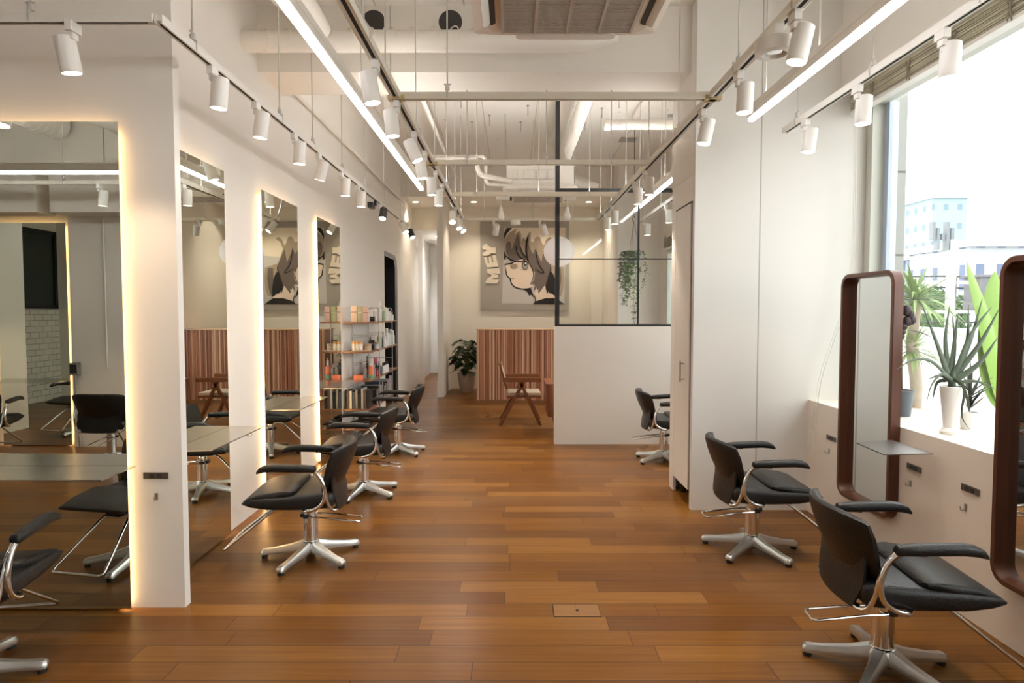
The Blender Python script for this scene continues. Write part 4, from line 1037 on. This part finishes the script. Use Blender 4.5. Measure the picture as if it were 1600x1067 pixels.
# tan tub chair behind low wall
t = thing('lounge_chair', 'tan leather lounge chair peeking out behind the low wall', 'chair', (0.85, 8.2, 0))
bm = B()
def ringz(z, w, d, r): return [(p[0], p[1], z) for p in rrect(0, 0, w, d, r, 4)]
loft(bm, [ringz(.10, .62, .56, .08), ringz(.30, .72, .64, .09), ringz(.44, .78, .68, .09), ringz(.44, .5, .5, .05)])
finish('seat', bm, M['tan'], t, smooth=True)
bm = B(); loft(bm, [[(p[0], p[1], z) for p in rrect(-.36 - (z - .3) * .06, 0, .10, .72, .045, 4)] for z in (.25, .45, .62, .66)])
finish('armrest', bm, M['tan'], t, smooth=True)
bm = B(); loft(bm, [[(p[0], p[1], z) for p in rrect(.36, 0, .10, .72, .045, 4)] for z in (.25, .45, .62, .66)])
finish('armrest', bm, M['tan'], t, smooth=True)
for sx in (-1, 1):
    for sy in (-1, 1): finish('leg', lathe(B(), [(0, 0), (.014, 0), (.02, .11), (0, .11)], (sx * .26, sy * .22, 0), 12), M['blackp'], t)

# paper lantern
t = thing('paper_lantern', 'round white paper lantern hanging behind the glass screen post', 'lamp', (0.80, 10.95, 2.57))
prof = []
for k in range(33):
    a = PI * k / 32; r = .262 * math.sin(a) * (1 + .012 * (1 if k % 2 else -1)); prof.append((max(r, .03), -.252 * math.cos(a)))
finish('shade', lathe(B(), prof, (0, 0, 0), 36), M['paper'], t, smooth=True)
finish('cord', tube(B(), [(0, 0, .25), (0, 0, 4.15 - 2.57)], .003, 5), M['blackm'], t)

# ================================================================== plants
def leafmesh(bm, base, direction, L, W, droop=0.3, n=5, roll=0.0, split=False, mi=0):
    d_ = Vector(direction).normalized(); up = Vector((0, 0, 1)); side = d_.cross(up)
    side = side.normalized() if side.length > .05 else Vector((1, 0, 0))
    side = Matrix.Rotation(roll, 3, d_) @ side
    c = Vector(base); rows = []
    for i in range(n + 1):
        k = i / n
        p = c + d_ * (L * k) + up * (-droop * L * k * k)
        w_ = W * math.sin(PI * min(1, .08 + k * .92)) ** .7 * (1 - k * .35) / 2
        if split and i % 2: w_ *= .45
        if i == n: w_ = W * .02
        nrm = side.cross(d_)
        rows.append((p - side * w_ + nrm * w_ * .25, p, p + side * w_ + nrm * w_ * .25))
    V = [[bm.verts.new(q) for q in r_] for r_ in rows]
    for i in range(n):
        for j in (0, 1): bm.faces.new((V[i][j], V[i][j + 1], V[i + 1][j + 1], V[i + 1][j])).material_index = mi
# monstera
t = thing('potted_monstera', 'dark green monstera in a pale clay pot left of the counter', 'plant', (-0.87, 12.25, 0))
finish('pot', lathe(B(), [(0, 0), (.12, 0), (.13, .02), (.175, .36), (.185, .38), (.165, .38), (.155, .34), (0, .34)], (0, 0, 0), 28), M['terra'], t, smooth=True)
bm = B(); st = B(); random.seed(21)
for k in range(62):
    a = random.uniform(0, 2 * PI); e = random.uniform(.0, 1.0)
    r = random.uniform(.04, .18); z = random.uniform(.42, 1.02)
    tip = Vector((math.cos(a) * r, math.sin(a) * r, z))
    tube(st, catmull([(0, 0, .33), (tip.x * .3, tip.y * .3, .33 + (z - .33) * .6), tuple(tip)], 3), .006, 5)
    dirv = (math.cos(a), math.sin(a), random.uniform(-.5, .35))
    leafmesh(bm, tip, dirv, random.uniform(.15, .21), random.uniform(.19, .25), .45, 8, random.uniform(-.5, .5), True)
finish('foliage', bm, M['monst'], t, smooth=True); finish('stem', st, M['stem'], t)
# hanging ivy
t = thing('hanging_plant', 'trailing ivy in a hanging grey pot behind the glass screen', 'plant', (1.72, 9.1, 2.20))
finish('pot', lathe(B(), [(0, 0), (.075, 0), (.10, .15), (.105, .16), (.095, .16), (.09, .14), (0, .14)], (0, 0, 0), 24), M['potg'], t, smooth=True)
bm = B()
for k in range(3):
    a = 2 * PI * k / 3; tube(bm, [(.1 * math.cos(a), .1 * math.sin(a), .155), (0, 0, .62)], .0025, 5)
tube(bm, fillet([(0, 0, .60), (-.03, 0, .66), (-.0, 0, .70), (.02, 0, .66), (0, 0, .72), (0, 0, ZF - 2.2)], .02), .004, 6)
finish('hanger', bm, M['blackm'], t)
bm = B(); st = B(); random.seed(8)
for k in range(26):
    a = random.uniform(PI * .55, PI * 1.6) if k > 6 else random.uniform(0, 2 * PI); Lh = random.choice((.15, .25, .35, .5, .6)) if k > 4 else random.choice((.95, 1.0, .8))
    r0 = random.uniform(.06, .14) + (.06 if k > 4 else 0)
    pts_ = [(0, 0, .14), (math.cos(a) * r0 * .8, math.sin(a) * r0 * .8, .20), (math.cos(a) * r0, math.sin(a) * r0, .05)]
    nn = int(Lh / .09)
    for i in range(nn): pts_.append((math.cos(a) * r0 + random.uniform(-.02, .02), math.sin(a) * r0 + random.uniform(-.02, .02), .05 - Lh * (i + 1) / nn))
    P = catmull(pts_, 3); tube(st, P, .002, 4)
    dens = 1 if Lh < .7 else 3
    for i, p in enumerate(P[2:]):
        if i % dens: continue
        for _ in range(2 if Lh < .7 else 1):
            b_ = random.uniform(0, 2 * PI); leafmesh(bm, p, (math.cos(b_), math.sin(b_), random.uniform(-.6, .2)), random.uniform(.035, .065), random.uniform(.035, .055), .3, 4)
finish('foliage', bm, M['ivy'], t, smooth=True); finish('vine', st, M['stem'], t)
# aloe in white vase on sill
ZS = .868
t = thing('potted_aloe', 'spiky grey-green aloe in a tall white vase on the window sill', 'plant', (2.45, 3.55, ZS))
finish('pot', lathe(B(), [(0, 0), (.045, 0), (.048, .02), (.044, .025), (.035, .035), (.045, .13), (.058, .265), (.054, .268), (.048, .25), (0, .25)], (0, 0, 0), 32), M['potw'], t, smooth=True)
finish('saucer', lathe(B(), [(0, 0), (.05, 0), (.056, .018), (.05, .02), (0, .012)], (0, 0, 0), 28), M['potw'], t, smooth=True)
finish('soil', lathe(B(), [(0, .25), (.049, .25), (.045, .256), (0, .258)], (0, 0, 0), 20), M['soil'], t)
finish('stem', tube(B(), [(0, 0, .25), (0, 0, .34)], [.02, .018], 10), M['aloe'], t)
def aloe_leaf(pts, r):
    bm = B(); P = catmull(pts, 6); n = len(P)
    rr = [r * (1 - (i / (n - 1)) ** 1.3 * .93) for i in range(n)]
    tube(bm, P, rr, 8, flat=.38); finish('leaf', bm, M['aloe'], t, smooth=True)
LV = [((-.02, 0, .32), (-.08, 0, .48), (-.165, .02, .72)), ((0, .02, .32), (-.03, .02, .52), (-.005, .03, .72)), ((0, .01, .33), (.02, .02, .50), (.045, .03, .68)),
      ((.01, 0, .33), (.075, .0, .50), (.10, .03, .72)), ((.02, 0, .33), (.09, -.01, .53), (.155, .0, .76)), ((.02, 0, .33), (.13, -.02, .50), (.235, -.02, .70)), ((.02, .0, .33), (.08, -.02, .55), (.20, -.01, .71)),
      ((.02, -.01, .31), (.12, -.04, .40), (.215, -.04, .54)), ((-.02, -.01, .31), (-.15, -.05, .41), (-.27, -.08, .42), (-.37, -.10, .37)),
      ((-.01, -.02, .30), (-.09, -.05, .34), (-.16, -.07, .28), (-.19, -.08, .18)), ((.0, -.02, .31), (.02, -.07, .26), (.0, -.085, .12), (.05, -.08, .04)),
      ((.02, -.02, .29), (.10, -.05, .30), (.19, -.07, .26)), ((-.02, .0, .30), (-.08, -.02, .33), (-.16, -.04, .31)), ((.01, .03, .32), (.05, .06, .5), (.06, .10, .66)),
      ((-.02, .02, .30), (-.05, .05, .28), (-.07, .05, .19))]
for p in LV: aloe_leaf(p, .019 if len(p) == 3 and p[-1][2] > .5 else .012)
# small spiky succulent behind
t = thing('potted_succulent', 'small dark twiggy succulent behind the white vase on the sill', 'plant', (2.66, 3.70, ZS))
finish('pot', lathe(B(), [(0, 0), (.04, 0), (.052, .10), (.046, .10), (.044, .09), (0, .09)], (0, 0, 0), 20), M['potw'], t, smooth=True)
bm = B(); random.seed(31)
for k in range(26):
    a = random.uniform(0, 2 * PI); e = random.uniform(.4, 1.3); L = random.uniform(.1, .22)
    leafmesh(bm, (0, 0, .09 + random.uniform(0, .12)), (math.cos(a) * math.cos(e), math.sin(a) * math.cos(e), math.sin(e)), L, .018, 0, 4)
finish('foliage', bm, mat('dark_succulent', (0.06, 0.07, 0.05), 0.6), t)
# grey pot w/ dark flower on sill, behind mirror
t = thing('potted_flower', 'dark red flower in a grey pot on the sill, half behind the wooden mirror frame', 'plant', (2.56, 4.18, ZS))
finish('pot', lathe(B(), [(0, 0), (.052, 0), (.068, .16), (.072, .17), (.062, .17), (.06, .15), (0, .15)], (0, 0, 0), 24), M['potg'], t, smooth=True)
finish('soil', lathe(B(), [(0, .15), (.06, .15), (.05, .165), (0, .17)], (0, 0, 0), 18), M['soil'], t)
bm = B(); tube(bm, catmull([(0, 0, .15), (-.01, 0, .4), (-.02, 0, .68)], 4), .005, 6); finish('stem', bm, M['stem'], t)
bm = B()
for (dx, dz, rr_) in ((0.015, .69, .035), (.04, .665, .028), (.05, .63, .03), (.02, .62, .032), (.0, .585, .025), (-.008, .55, .022), (-.010, .52, .018)):
    bmesh.ops.create_icosphere(bm, subdivisions=2, radius=rr_, matrix=Matrix.Translation((dx, 0, dz)) @ Matrix.Diagonal((1, .6, 1.1, 1)))
finish('flower', bm, M['purple'], t, smooth=True)
bm = B(); leafmesh(bm, (.02, 0, .56), (1, -.1, -.1), .16, .05, .2); finish('leaf', bm, M['aloe'], t)
# yucca on terrace
t = thing('terrace_yucca', 'bright yellow-green spiky yucca with a pale trunk on the terrace', 'plant', (3.62, 5.75, .45))
finish('trunk', tube(B(), catmull([(0, 0, 0), (.03, 0, .4), (-.02, 0, .8), (0, 0, 1.2)], 4), .05, 10), M['bark'], t, smooth=True)
bm = B(); random.seed(14)
for (cx_, cz_, n, L) in ((0, 1.2, 120, .52), (-.02, .75, 60, .36)):
    for k in range(n):
        a = random.uniform(0, 2 * PI); e = random.uniform(-.4, 1.35)
        leafmesh(bm, (cx_, 0, cz_), (math.cos(a) * math.cos(e), math.sin(a) * math.cos(e), math.sin(e)), L * random.uniform(.7, 1.1), .028, random.uniform(.2, .7), 6)
finish('foliage', bm, M['yucca'], t)
finish('pot', lathe(B(), [(0, 0), (.14, 0), (.17, .25), (.15, .25), (0, .22)], (0, 0, 0), 20), M['terra'], t, smooth=True)
# banana leaves on terrace
t = thing('banana_plant', 'two broad lime-green banana leaves outside beside the right mirror', 'plant', (3.10, 4.1, .45))
bm = B()
def broad(base, mid, tip, W, a):
    P = catmull([base, mid, tip], 10); n = len(P); L_ = []; R_ = []; C_ = []
    s = Vector((math.cos(a), math.sin(a), 0))
    for i, p in enumerate(P):
        k = i / (n - 1); w_ = W * math.sin(PI * (k ** .75)) ** .8 if 0 < k < 1 else .003
        C_.append(p); L_.append(p - s * w_ + Vector((0, w_ * .3, 0))); R_.append(p + s * w_ + Vector((0, w_ * .3, 0)))
    va = [[bm.verts.new(q) for q in r_] for r_ in (L_, C_, R_)]
    for i in range(n - 1):
        for j in (0, 1): bm.faces.new((va[j][i], va[j + 1][i], va[j + 1][i + 1], va[j][i + 1]))
broad((.08, 0, .45), (-.03, 0, .95), (-.20, 0, 1.42), .075, 0.3)
broad((.08, 0, .45), (.05, .03, .90), (.02, .05, 1.36), .13, 0.1)
finish('leaf', bm, M['lime'], t, smooth=True)
finish('stem', tube(B(), [(.08, 0, .1), (.08, 0, .5)], .02, 8), M['lime'], t)
finish('pot', lathe(B(), [(0, 0), (.13, 0), (.16, .24), (.14, .24), (0, .2)], (.08, 0, 0), 20), M['terra'], t, smooth=True)

# ================================================================== blinds
def blind(label, y0, y1, zb, X=2.58):
    t = thing('venetian_blind', label, 'blind', (X, y0, zb)); L = y1 - y0
    bm = B(); n = 13; hh = 3.20 - zb - .03
    for k in range(n):
        z = .03 + hh * k / n + random.uniform(-.002, .002)
        loft(bm, [[(-.030, s, z + random.uniform(-.003, .003)), (.030, s, z), (.030, s, z + .004), (-.030, s, z + .006)] for s in (0, L * .33, L * .66, L)])
    finish('slat_stack', bm, M['blind'], t)
    finish('bottom_rail', box(B(), -.034, .034, 0, L, 0, .024), M['white'], t, bevel=.004)
    finish('head_rail', box(B(), -.03, .03, 0, L, hh + .03, hh + .05), M['white'], t)
    mc = mat('blind_cord', (0.30, 0.27, 0.2), 0.8)
    for k in range(int(L / .42)):
        y = .15 + k * .42
        if y < L: finish('ladder_cord', box(tube(tube(B(), [(-.036, y, 0), (-.038, y + .01, hh * .5), (-.035, y, hh)], .004, 5), [(-.037, y + .03, .01), (-.04, y + .02, hh * .5), (-.036, y + .04, hh)], .003, 5), -.040, -.034, y, y + .03, hh * .5, hh * .5 + .006), mc, t)
    return t
b1 = blind('raised stack of aged venetian slats over the big window, far part', 3.18, 4.90, 3.03)
finish('pull_cord', tube(tube(B(), catmull([(-.05, 1.60, 0), (-.05, 1.60, -1.2), (-.26, 1.60, -2.0), (-.30, 1.60, -2.5), (-.31, 1.58, -2.54)], 6), .004, 5), catmull([(-.05, 1.62, 0), (-.05, 1.63, -1.2), (-.25, 1.66, -2.0), (-.30, 1.64, -2.5), (-.31, 1.58, -2.54)], 6), .003, 5), M['white'], b1)
blind('raised stack of venetian slats hanging lower at the top right corner', 1.1, 3.16, 2.96)
blind2 = thing('venetian_blind', 'raised blind over the far window behind the glass screen', 'blind', (2.52, 7.6, 2.56))
bm = B()
for k in range(8): box(bm, -.03, .03, 0, 3.0, .02 + k * .022, .026 + k * .022)
finish('slat_stack', bm, M['blind'], blind2)
finish('bottom_rail', box(B(), -.032, .032, 0, 3.0, 0, .02), M['white'], blind2)

# exit pictogram on the far wall
t = thing('wall_sign', 'small framed running-figure sign above the far window', 'sign', (2.548, 10.72, 2.70))
finish('plate', box(B(), -.004, 0, -.07, .07, -.11, .11), mat('sign_white', (0.85, 0.88, 0.85), 0.4), t)
bm = B(); DG = mat('sign_dark', (0.05, 0.09, 0.07), 0.5)
for a, b_, c, d_ in ((-.065, .065, .098, .104), (-.065, .065, -.104, -.098), (-.065, -.059, -.104, .104), (.059, .065, -.104, .104)): box(bm, -.006, -.004, a, b_, c, d_)
prism(bm, [(.018 * math.cos(2 * PI * k / 12), .07 + .018 * math.sin(2 * PI * k / 12)) for k in range(12)], lambda p: (-.004, p[0], p[1]), lambda p: (-.006, p[0], p[1]))
for pts_ in ([(-.015, .045), (.02, .045), (.015, -.01), (-.02, -.01)], [(-.02, -.01), (.0, -.01), (-.03, -.08), (-.045, -.08)], [(.0, -.01), (.015, -.01), (.045, -.06), (.03, -.07)], [(.02, .045), (.045, .01), (.035, .005), (.012, .03)], [(-.015, .045), (-.04, .02), (-.035, .012), (-.012, .03)]):
    prism(bm, pts_, lambda p: (-.004, p[0], p[1]), lambda p: (-.006, p[0], p[1]))
finish('pictogram', bm, DG, t)

# ================================================================== pier cabinet
t = thing('tall_cabinet', 'tall white cabinet with a steel bar handle in the side of the pier', 'cabinet', (1.412, 5.0, 0))
finish('body', box(B(), .012, 1.1, .005, .635, .12, 2.615), M['wall'], t)
dr = finish('door', box(B(), -.012, .010, .055, .50, .13, 2.40), M['wall'], t)
finish('handle', tube(tube(tube(B(), [(-.045, .19, .98), (-.045, .19, 1.15)], .007, 8), [(-.012, .19, 1.0), (-.045, .19, 1.0)], .005, 6), [(-.012, .19, 1.13), (-.045, .19, 1.13)], .005, 6), M['galv'], dr)
bm = B(); box(bm, -.002, .012, .045, .055, .12, 2.41); box(bm, -.002, .012, .50, .506, .12, 2.41); box(bm, -.0125, .012, .045, .506, 2.40, 2.412)
finish('shadow_gap', bm, M['dark'], t)
finish('side_panel', box(B(), -.012, .012, .506, .635, 0, 2.615), M['wall'], t)
finish('top_panel', box(B(), -.012, .012, .0, .5055, 2.413, 2.615), M['wall'], t)
for y in (.08, .45): finish('caster', lathe(B(), [(0, 0), (.02, 0), (.024, .05), (.012, .12), (0, .12)], (.06, y, 0), 12), M['blackp'], t)
finish('toe_kick', box(B(), .12, .14, .03, .63, 0, .12), M['brownin'], t)

# ================================================================== product rack
RX0, RX1 = -1.975, -1.655
rk = thing('product_rack', 'wire-framed rack with wooden shelves against the left wall', 'rack', (0, 0, 0))
SHZ = [1.43, 1.085, .745, .405, .17]
for i, z in enumerate(SHZ):
    finish('shelf', box(B(), RX0, RX1, 7.48, 9.25, z - .018, z), M['shelfwood'], rk, bevel=.003)
for y in (7.95, 8.80):
    bm = B(); tube(bm, fillet([(RX0 + .0, y, 0.0), (RX0 + .0, y, 1.60), (RX1 + .006, y, 1.60), (RX1 + .006, y, 0.0)], .04), .006, 8)
    for z in SHZ: tube(bm, [(RX0, y, z - .022), (RX1 + .006, y, z - .022)], .004, 6)
    for z in (1.26, .92, .58): tube(bm, [(RX0, y, z), (RX1, y, z)], .003, 6)
    finish('ladder_frame', bm, M['wire'], rk)
bm = B()
for z in (1.22, .88): tube(bm, [(RX0, 7.95, z), (RX0, 8.80, z)], .003, 6)
finish('cross_wire', bm, M['wire'], rk)

PC = {}
def pmat(n, c, r=.4):
    if n not in PC: PC[n] = mat('product_' + n, c, r)
    return PC[n]
def bottle(x, y, z, r, h, col, cap, label, neck=.45, pump=False, band=None, group=None):
    t = thing('bottle', label, 'bottle', (x, y, z), 0, group)
    hb = h * (.72 if cap else .85)
    finish('body', lathe(B(), [(0, 0), (r, 0), (r, hb * .88), (r * .85, hb * .96), (r * neck, hb), (0, hb)], (0, 0, 0), 16), col, t, smooth=True)
    if band: finish('label_band', lathe(B(), [(r * 1.0, hb * .2), (r * 1.02, hb * .2), (r * 1.02, hb * .7), (r * 1.0, hb * .7)], (0, 0, 0), 16), band, t, smooth=True)
    if cap: finish('cap', lathe(B(), [(0, hb), (r * neck * 1.15, hb), (r * neck * 1.05, h), (0, h)], (0, 0, 0), 14), cap, t, smooth=True)
    if pump: finish('pump', tube(tube(B(), [(0, 0, h), (0, 0, h + .03)], .004, 6), [(0, 0, h + .028), (.0, -.03, h + .024)], .005, 6), cap or col, t)
    return t
def carton(x, y, z, w, d_, h, col, label, rz=0, lid=None, name='carton', cat='box', group=None):
    t = thing(name, label, cat, (x, y, z), R(rz), group)
    finish('box_body', box(B(), -w / 2, w / 2, -d_ / 2, d_ / 2, 0, h), col, t, bevel=.001)
    finish('stripe', box(B(), -w / 2 - .0006, w / 2 + .0006, -d_ / 2 - .0006, d_ / 2 + .0006, h * .58, h * .62), lid or M['potw'], t)
    return t
Wt, Bk = pmat('white', (.78, .77, .74)), pmat('black', (.02, .02, .02))
Pk, Gn, Or, Br, Gy = pmat('blush', (.72, .50, .40)), pmat('sage', (.42, .50, .33)), pmat('orange', (.85, .24, .13)), pmat('brown', (.20, .13, .09)), pmat('grey', (.32, .31, .30))
Rd, Mg, Am, Cl = pmat('red', (.62, .05, .07)), pmat('magenta', (.60, .10, .22)), pmat('amber', (.62, .36, .14)), pmat('clear', (.62, .62, .60), .15)
z = SHZ[0]; xf = RX1 - .06; yb = 7.62
carton(-1.87, 7.60, z, .07, .05, .19, pmat('pinkpaper', (.74, .60, .52)), 'blush box at the left end of the top rack shelf', 0, Br)
carton(-1.79, 7.58, z, .06, .05, .18, Gn, 'sage green patterned box on the top rack shelf', 0, Wt)
carton(-1.725, 7.56, z, .06, .05, .18, pmat('pinkpaper2', (.78, .55, .50)), 'pink box with a dark stripe on the top rack shelf', 0, Br)
carton(-1.70, 7.80, z, .055, .05, .06, Bk, 'small black box on the top rack shelf', 0, Gy)
bottle(-1.72, 8.05, z, .024, .17, Cl, Wt, 'clear pump bottle on the top rack shelf', pump=True)
bottle(-1.80, 8.0, z, .022, .14, Wt, Wt, 'white bottle behind the black box on the top rack shelf')
bottle(-1.70, 8.22, z, .03, .24, Cl, Wt, 'tall clear pump bottle, tallest on the top rack shelf', pump=True)
for k, (h, yy) in enumerate(((.19, 8.50), (.18, 8.63), (.165, 8.74), (.13, 8.90), (.11, 9.05))):
    bottle(-1.70, yy, z, .028, h, Gn if k == 0 else Wt, Wt, 'white bottle in the far row of the top rack shelf, ' + ORD[k] + ' from the left', group='white bottles at the far end of the top shelf')
z = SHZ[1]
for k in range(3):
    bottle(-1.885 + k * .045, 7.60, z, .021, .115, Wt, Am, 'white jar with amber lid on the second rack shelf, ' + ORD[k] + ' from the left', neck=.9, group='amber-lidded jars on the second shelf')
bottle(-1.73, 7.66, z, .045, .08, pmat('sandjar', (.55, .42, .30)), pmat('sandlid', (.42, .30, .20)), 'wide sand-coloured jar on the second rack shelf', neck=.95)
carton(-1.72, 7.85, z, .06, .05, .12, Bk, 'black upright box behind the sand jar on the rack', 0, Gy)
carton(-1.76, 7.52, z, .16, .06, .012, pmat('booklet', (.62, .52, .40)), 'flat pale booklet on the front of the second rack shelf', 0, Wt, 'booklet', 'booklet')
bottle(-1.70, 8.02, z, .045, .085, Wt, pmat('sandlid', (.42, .30, .20)), 'white jar with brown lid on the second rack shelf', neck=.95)
bottle(-1.80, 8.12, z, .02, .15, Bk, Bk, 'black dropper bottle on the second rack shelf', neck=.4)
bottle(-1.70, 8.20, z, .03, .22, Gn, Cl, 'green-based clear bottle on the second rack shelf')
bottle(-1.70, 8.36, z, .02, .12, Bk, Bk, 'small black bottle beside the green one on the rack')
for k, (h, yy) in enumerate(((.20, 8.48), (.09, 8.58), (.24, 8.68), (.17, 8.82), (.22, 8.95), (.20, 9.1))):
    bottle(-1.70, yy, z, .03, h, Wt, Wt, 'white bottle in the far row of the second rack shelf, ' + ORD[k] + ' from the left', neck=.6, group='white bottles at the far end of the second shelf')
z = SHZ[2]
carton(-1.82, 7.56, z, .10, .06, .055, Or, 'flat orange and white box on the third rack shelf', 0, Wt)
bottle(-1.78, 7.72, z, .022, .18, Gy, Gy, 'grey-brown tube bottle on the third rack shelf')
bottle(-1.80, 7.85, z, .02, .13, Bk, Bk, 'short black bottle on the third rack shelf')
bottle(-1.69, 7.66, z, .030, .22, Or, Wt, 'orange spray bottle with green foot on the third rack shelf', pump=True)
finish('foot_band', lathe(B(), [(.0302, .0), (.031, .0), (.031, .05), (.0302, .05)], (-1.69, 7.66, z), 16), pmat('mint', (.20, .45, .28)), None)
o = bpy.data.objects['foot_band']; par = [q for q in bpy.data.objects if q.get('label', '').startswith('orange spray bottle')][0]; o.parent = par; o.location = (1.69, -7.66, -z)
bottle(-1.70, 7.85, z, .02, .16, Gy, Cl, 'slim grey bottle behind the orange spray on the rack')
bottle(-1.69, 7.98, z, .018, .10, Rd, Rd, 'small red tube on the third rack shelf')
for k in range(4):
    bottle(-1.70 - .05 * (k % 2), 8.06 + k * .06, z, .022, .13 + .02 * (k % 3), Bk, Bk, 'dark bottle in the middle of the third rack shelf, ' + ORD[k] + ' from the left', group='dark bottles on the third shelf')
for k in range(4):
    bottle(-1.685, 8.34 + k * .09, z, .022, .14, Wt, Bk, 'small white bottle with black cap on the third rack shelf, ' + ORD[k] + ' from the left', group='black-capped white bottles on the third shelf')
carton(-1.80, 8.42, z, .02, .16, .20, Mg, 'magenta card standing at the back of the third rack shelf', 0, Mg, 'display_card', 'card')
bottle(-1.86, 8.2, z, .014, .24, Bk, Bk, 'thin tall black brush holder on the third rack shelf')
z = SHZ[3]
BC = [pmat('spine_black', (.03, .03, .035)), Gy, pmat('spine_navy', (.05, .07, .12)), pmat('spine_white', (.6, .6, .6)), Bk, Br]
y = 7.86
for kx, (hx, cx_) in enumerate(((.22, 0), (.21, 3), (.20, 2), (.23, 1), (.19, 4), (.24, 3), (.22, 5), (.21, 0))):
    t = thing('book', 'slim %s file with its spine outward on the fourth rack shelf, %s from the wall' % (['dark', 'grey', 'navy', 'white', 'black', 'brown'][cx_], ORD[kx]), 'file', (-1.95 + .034 * kx, 7.51, z), 0, 'files on the fourth rack shelf')
    finish('cover', box(B(), 0, .026, 0, .2, 0, hx), BC[cx_], t); finish('paper_block', box(B(), .004, .022, .004, .202, .004, hx - .004), pmat('page', (.5, .48, .44)), t)
for k in range(14):
    if 7.91 < y < 7.97: y = 7.975
    if y > 8.76: break
    hgt = random.uniform(.18, .25); cc = BC[(k * 5 + k // 3) % 6]
    t = thing('book', 'slim %s file standing on the fourth rack shelf, %s' % (['dark', 'grey', 'navy', 'white', 'black', 'brown'][(k * 5 + k // 3) % 6], (ORD + ['thirteenth', 'fourteenth', 'fifteenth', 'sixteenth'])[k] + ' from the camera end'), 'file', (-1.78, y, z), 0, 'files on the fourth rack shelf')
    finish('cover', box(B(), -.11, .11, 0, .028, 0, hgt), cc, t); finish('paper_block', box(B(), -.105, .1105, .004, .024, .004, hgt - .004), pmat('page', (.5, .48, .44)), t)
    y += .048 if k % 4 != 3 else .075
carton(-1.70, 8.62, z, .03, .10, .22, Mg, 'pink magazine leaning at the far end of the fourth rack shelf', 10, Wt, 'magazine', 'magazine')
carton(-1.69, 8.85, z, .03, .06, .26, Wt, 'white board leaning at the far end of the fourth rack shelf', 8, Wt, 'display_card', 'card')
# hair dryers with cords on lowest shelf
z = SHZ[4]
def dryer(x, y, rz, label):
    t = thing('hair_dryer', label, 'hair dryer', (x, y, z), R(rz))
    finish('barrel', tube(B(), [(-.09, 0, .05), (-.07, 0, .05), (.06, 0, .05), (.10, 0, .05), (.13, 0, .05)], [.03, .04, .042, .03, .025], 14), M['blackp'], t, smooth=True)
    finish('handle', tube(B(), [(-.02, 0, .05), (-.03, .06, .03), (-.04, .14, .02)], [.018, .017, .015], 10), M['blackp'], t, smooth=True)
    pts_ = [(-.04, .14, .02)]
    for k in range(14): pts_.append((-.02 + .09 * math.cos(k * 1.3) , .06 + .07 * math.sin(k * 1.7), .02 + .012 * (k % 5)))
    finish('cord', tube(B(), catmull(pts_, 4), .005, 6), M['blackrub'], t)
dryer(-1.80, 7.62, 200, 'black hair dryer with tangled cord at the near end of the lowest rack shelf')
dryer(-1.78, 7.90, 160, 'black hair dryer lying second on the lowest rack shelf')
dryer(-1.78, 8.25, 190, 'black hair dryer lying third on the lowest rack shelf')
carton(-1.74, 8.60, z, .18, .12, .05, Mg, 'pink box lying on the lowest rack shelf', 0, Wt)

# ================================================================== things behind the camera seen in mirror
for (x0, x1, lb) in ((-6.6, -5.12, 'white boxed-in air duct panel, left one in the big mirror'), (-4.98, -3.9, 'white boxed-in air duct panel, right one in the big mirror')):
    t = thing('duct_box', lb, 'duct', ((x0 + x1) / 2, -.55, 2.62)); h = (x1 - x0) / 2
    finish('casing', box(B(), -h, h, -.2, .1, 0, .42), M['ceil'], t, bevel=.004)
    finish('hanger_rod', tube(B(), [(0, 0, .42), (0, 0, ZC - 2.62)], .006, 6), M['galv'], t)
hduct('spiral_duct', 'thick white ribbed duct near the rear ceiling, seen in the big mirror', [(-4.9, -0.5, 3.55), (-4.9, 3.2, 3.55)], .14, ribs=.09)
hduct('pipe', 'white pipe beside the ribbed rear duct, seen in the big mirror', [(-4.2, -0.5, 3.5), (-4.2, 3.2, 3.5)], .06, cat='pipe')
t = thing('socket_box', 'grey metal socket box with conduit on the rear white pillar', 'wall socket', (-4.98, -.80, .90))
finish('box_body', box(B(), -.05, .05, 0, .06, -.07, .07), M['galv'], t, bevel=.004); finish('socket_face', box(B(), -.035, .035, .06, .065, -.05, .05), M['blackp'], t)
finish('conduit', tube(B(), fillet([(0, .03, -.07), (0, .03, -.6), (.03, .03, -.8), (.03, .03, -.9)], .05), .01, 8), M['galv'], t)
hduct('conduit', 'thin vertical conduit on the rear white pillar', [(-4.62, -.785, .9), (-4.62, -.785, 2.6)], .010, 'ceil', cat='pipe')
t = thing('black_window', 'black framed dark window above the tiles, seen deep in the big mirror', 'window', (-8.1, 2.75, 1.60))
finish('frame', box(box(box(box(B(), 0, .05, -.47, -.41, 0, 1.35), 0, .05, .41, .47, 0, 1.35), 0, .05, -.47, .47, 0, .06), 0, .05, -.47, .47, 1.29, 1.35), M['blackm'], t)
finish('glass_pane', box(B(), .01, .016, -.41, .41, .06, 1.29), mat('dark_glass', (0.03, 0.04, 0.035), 0.05), t)
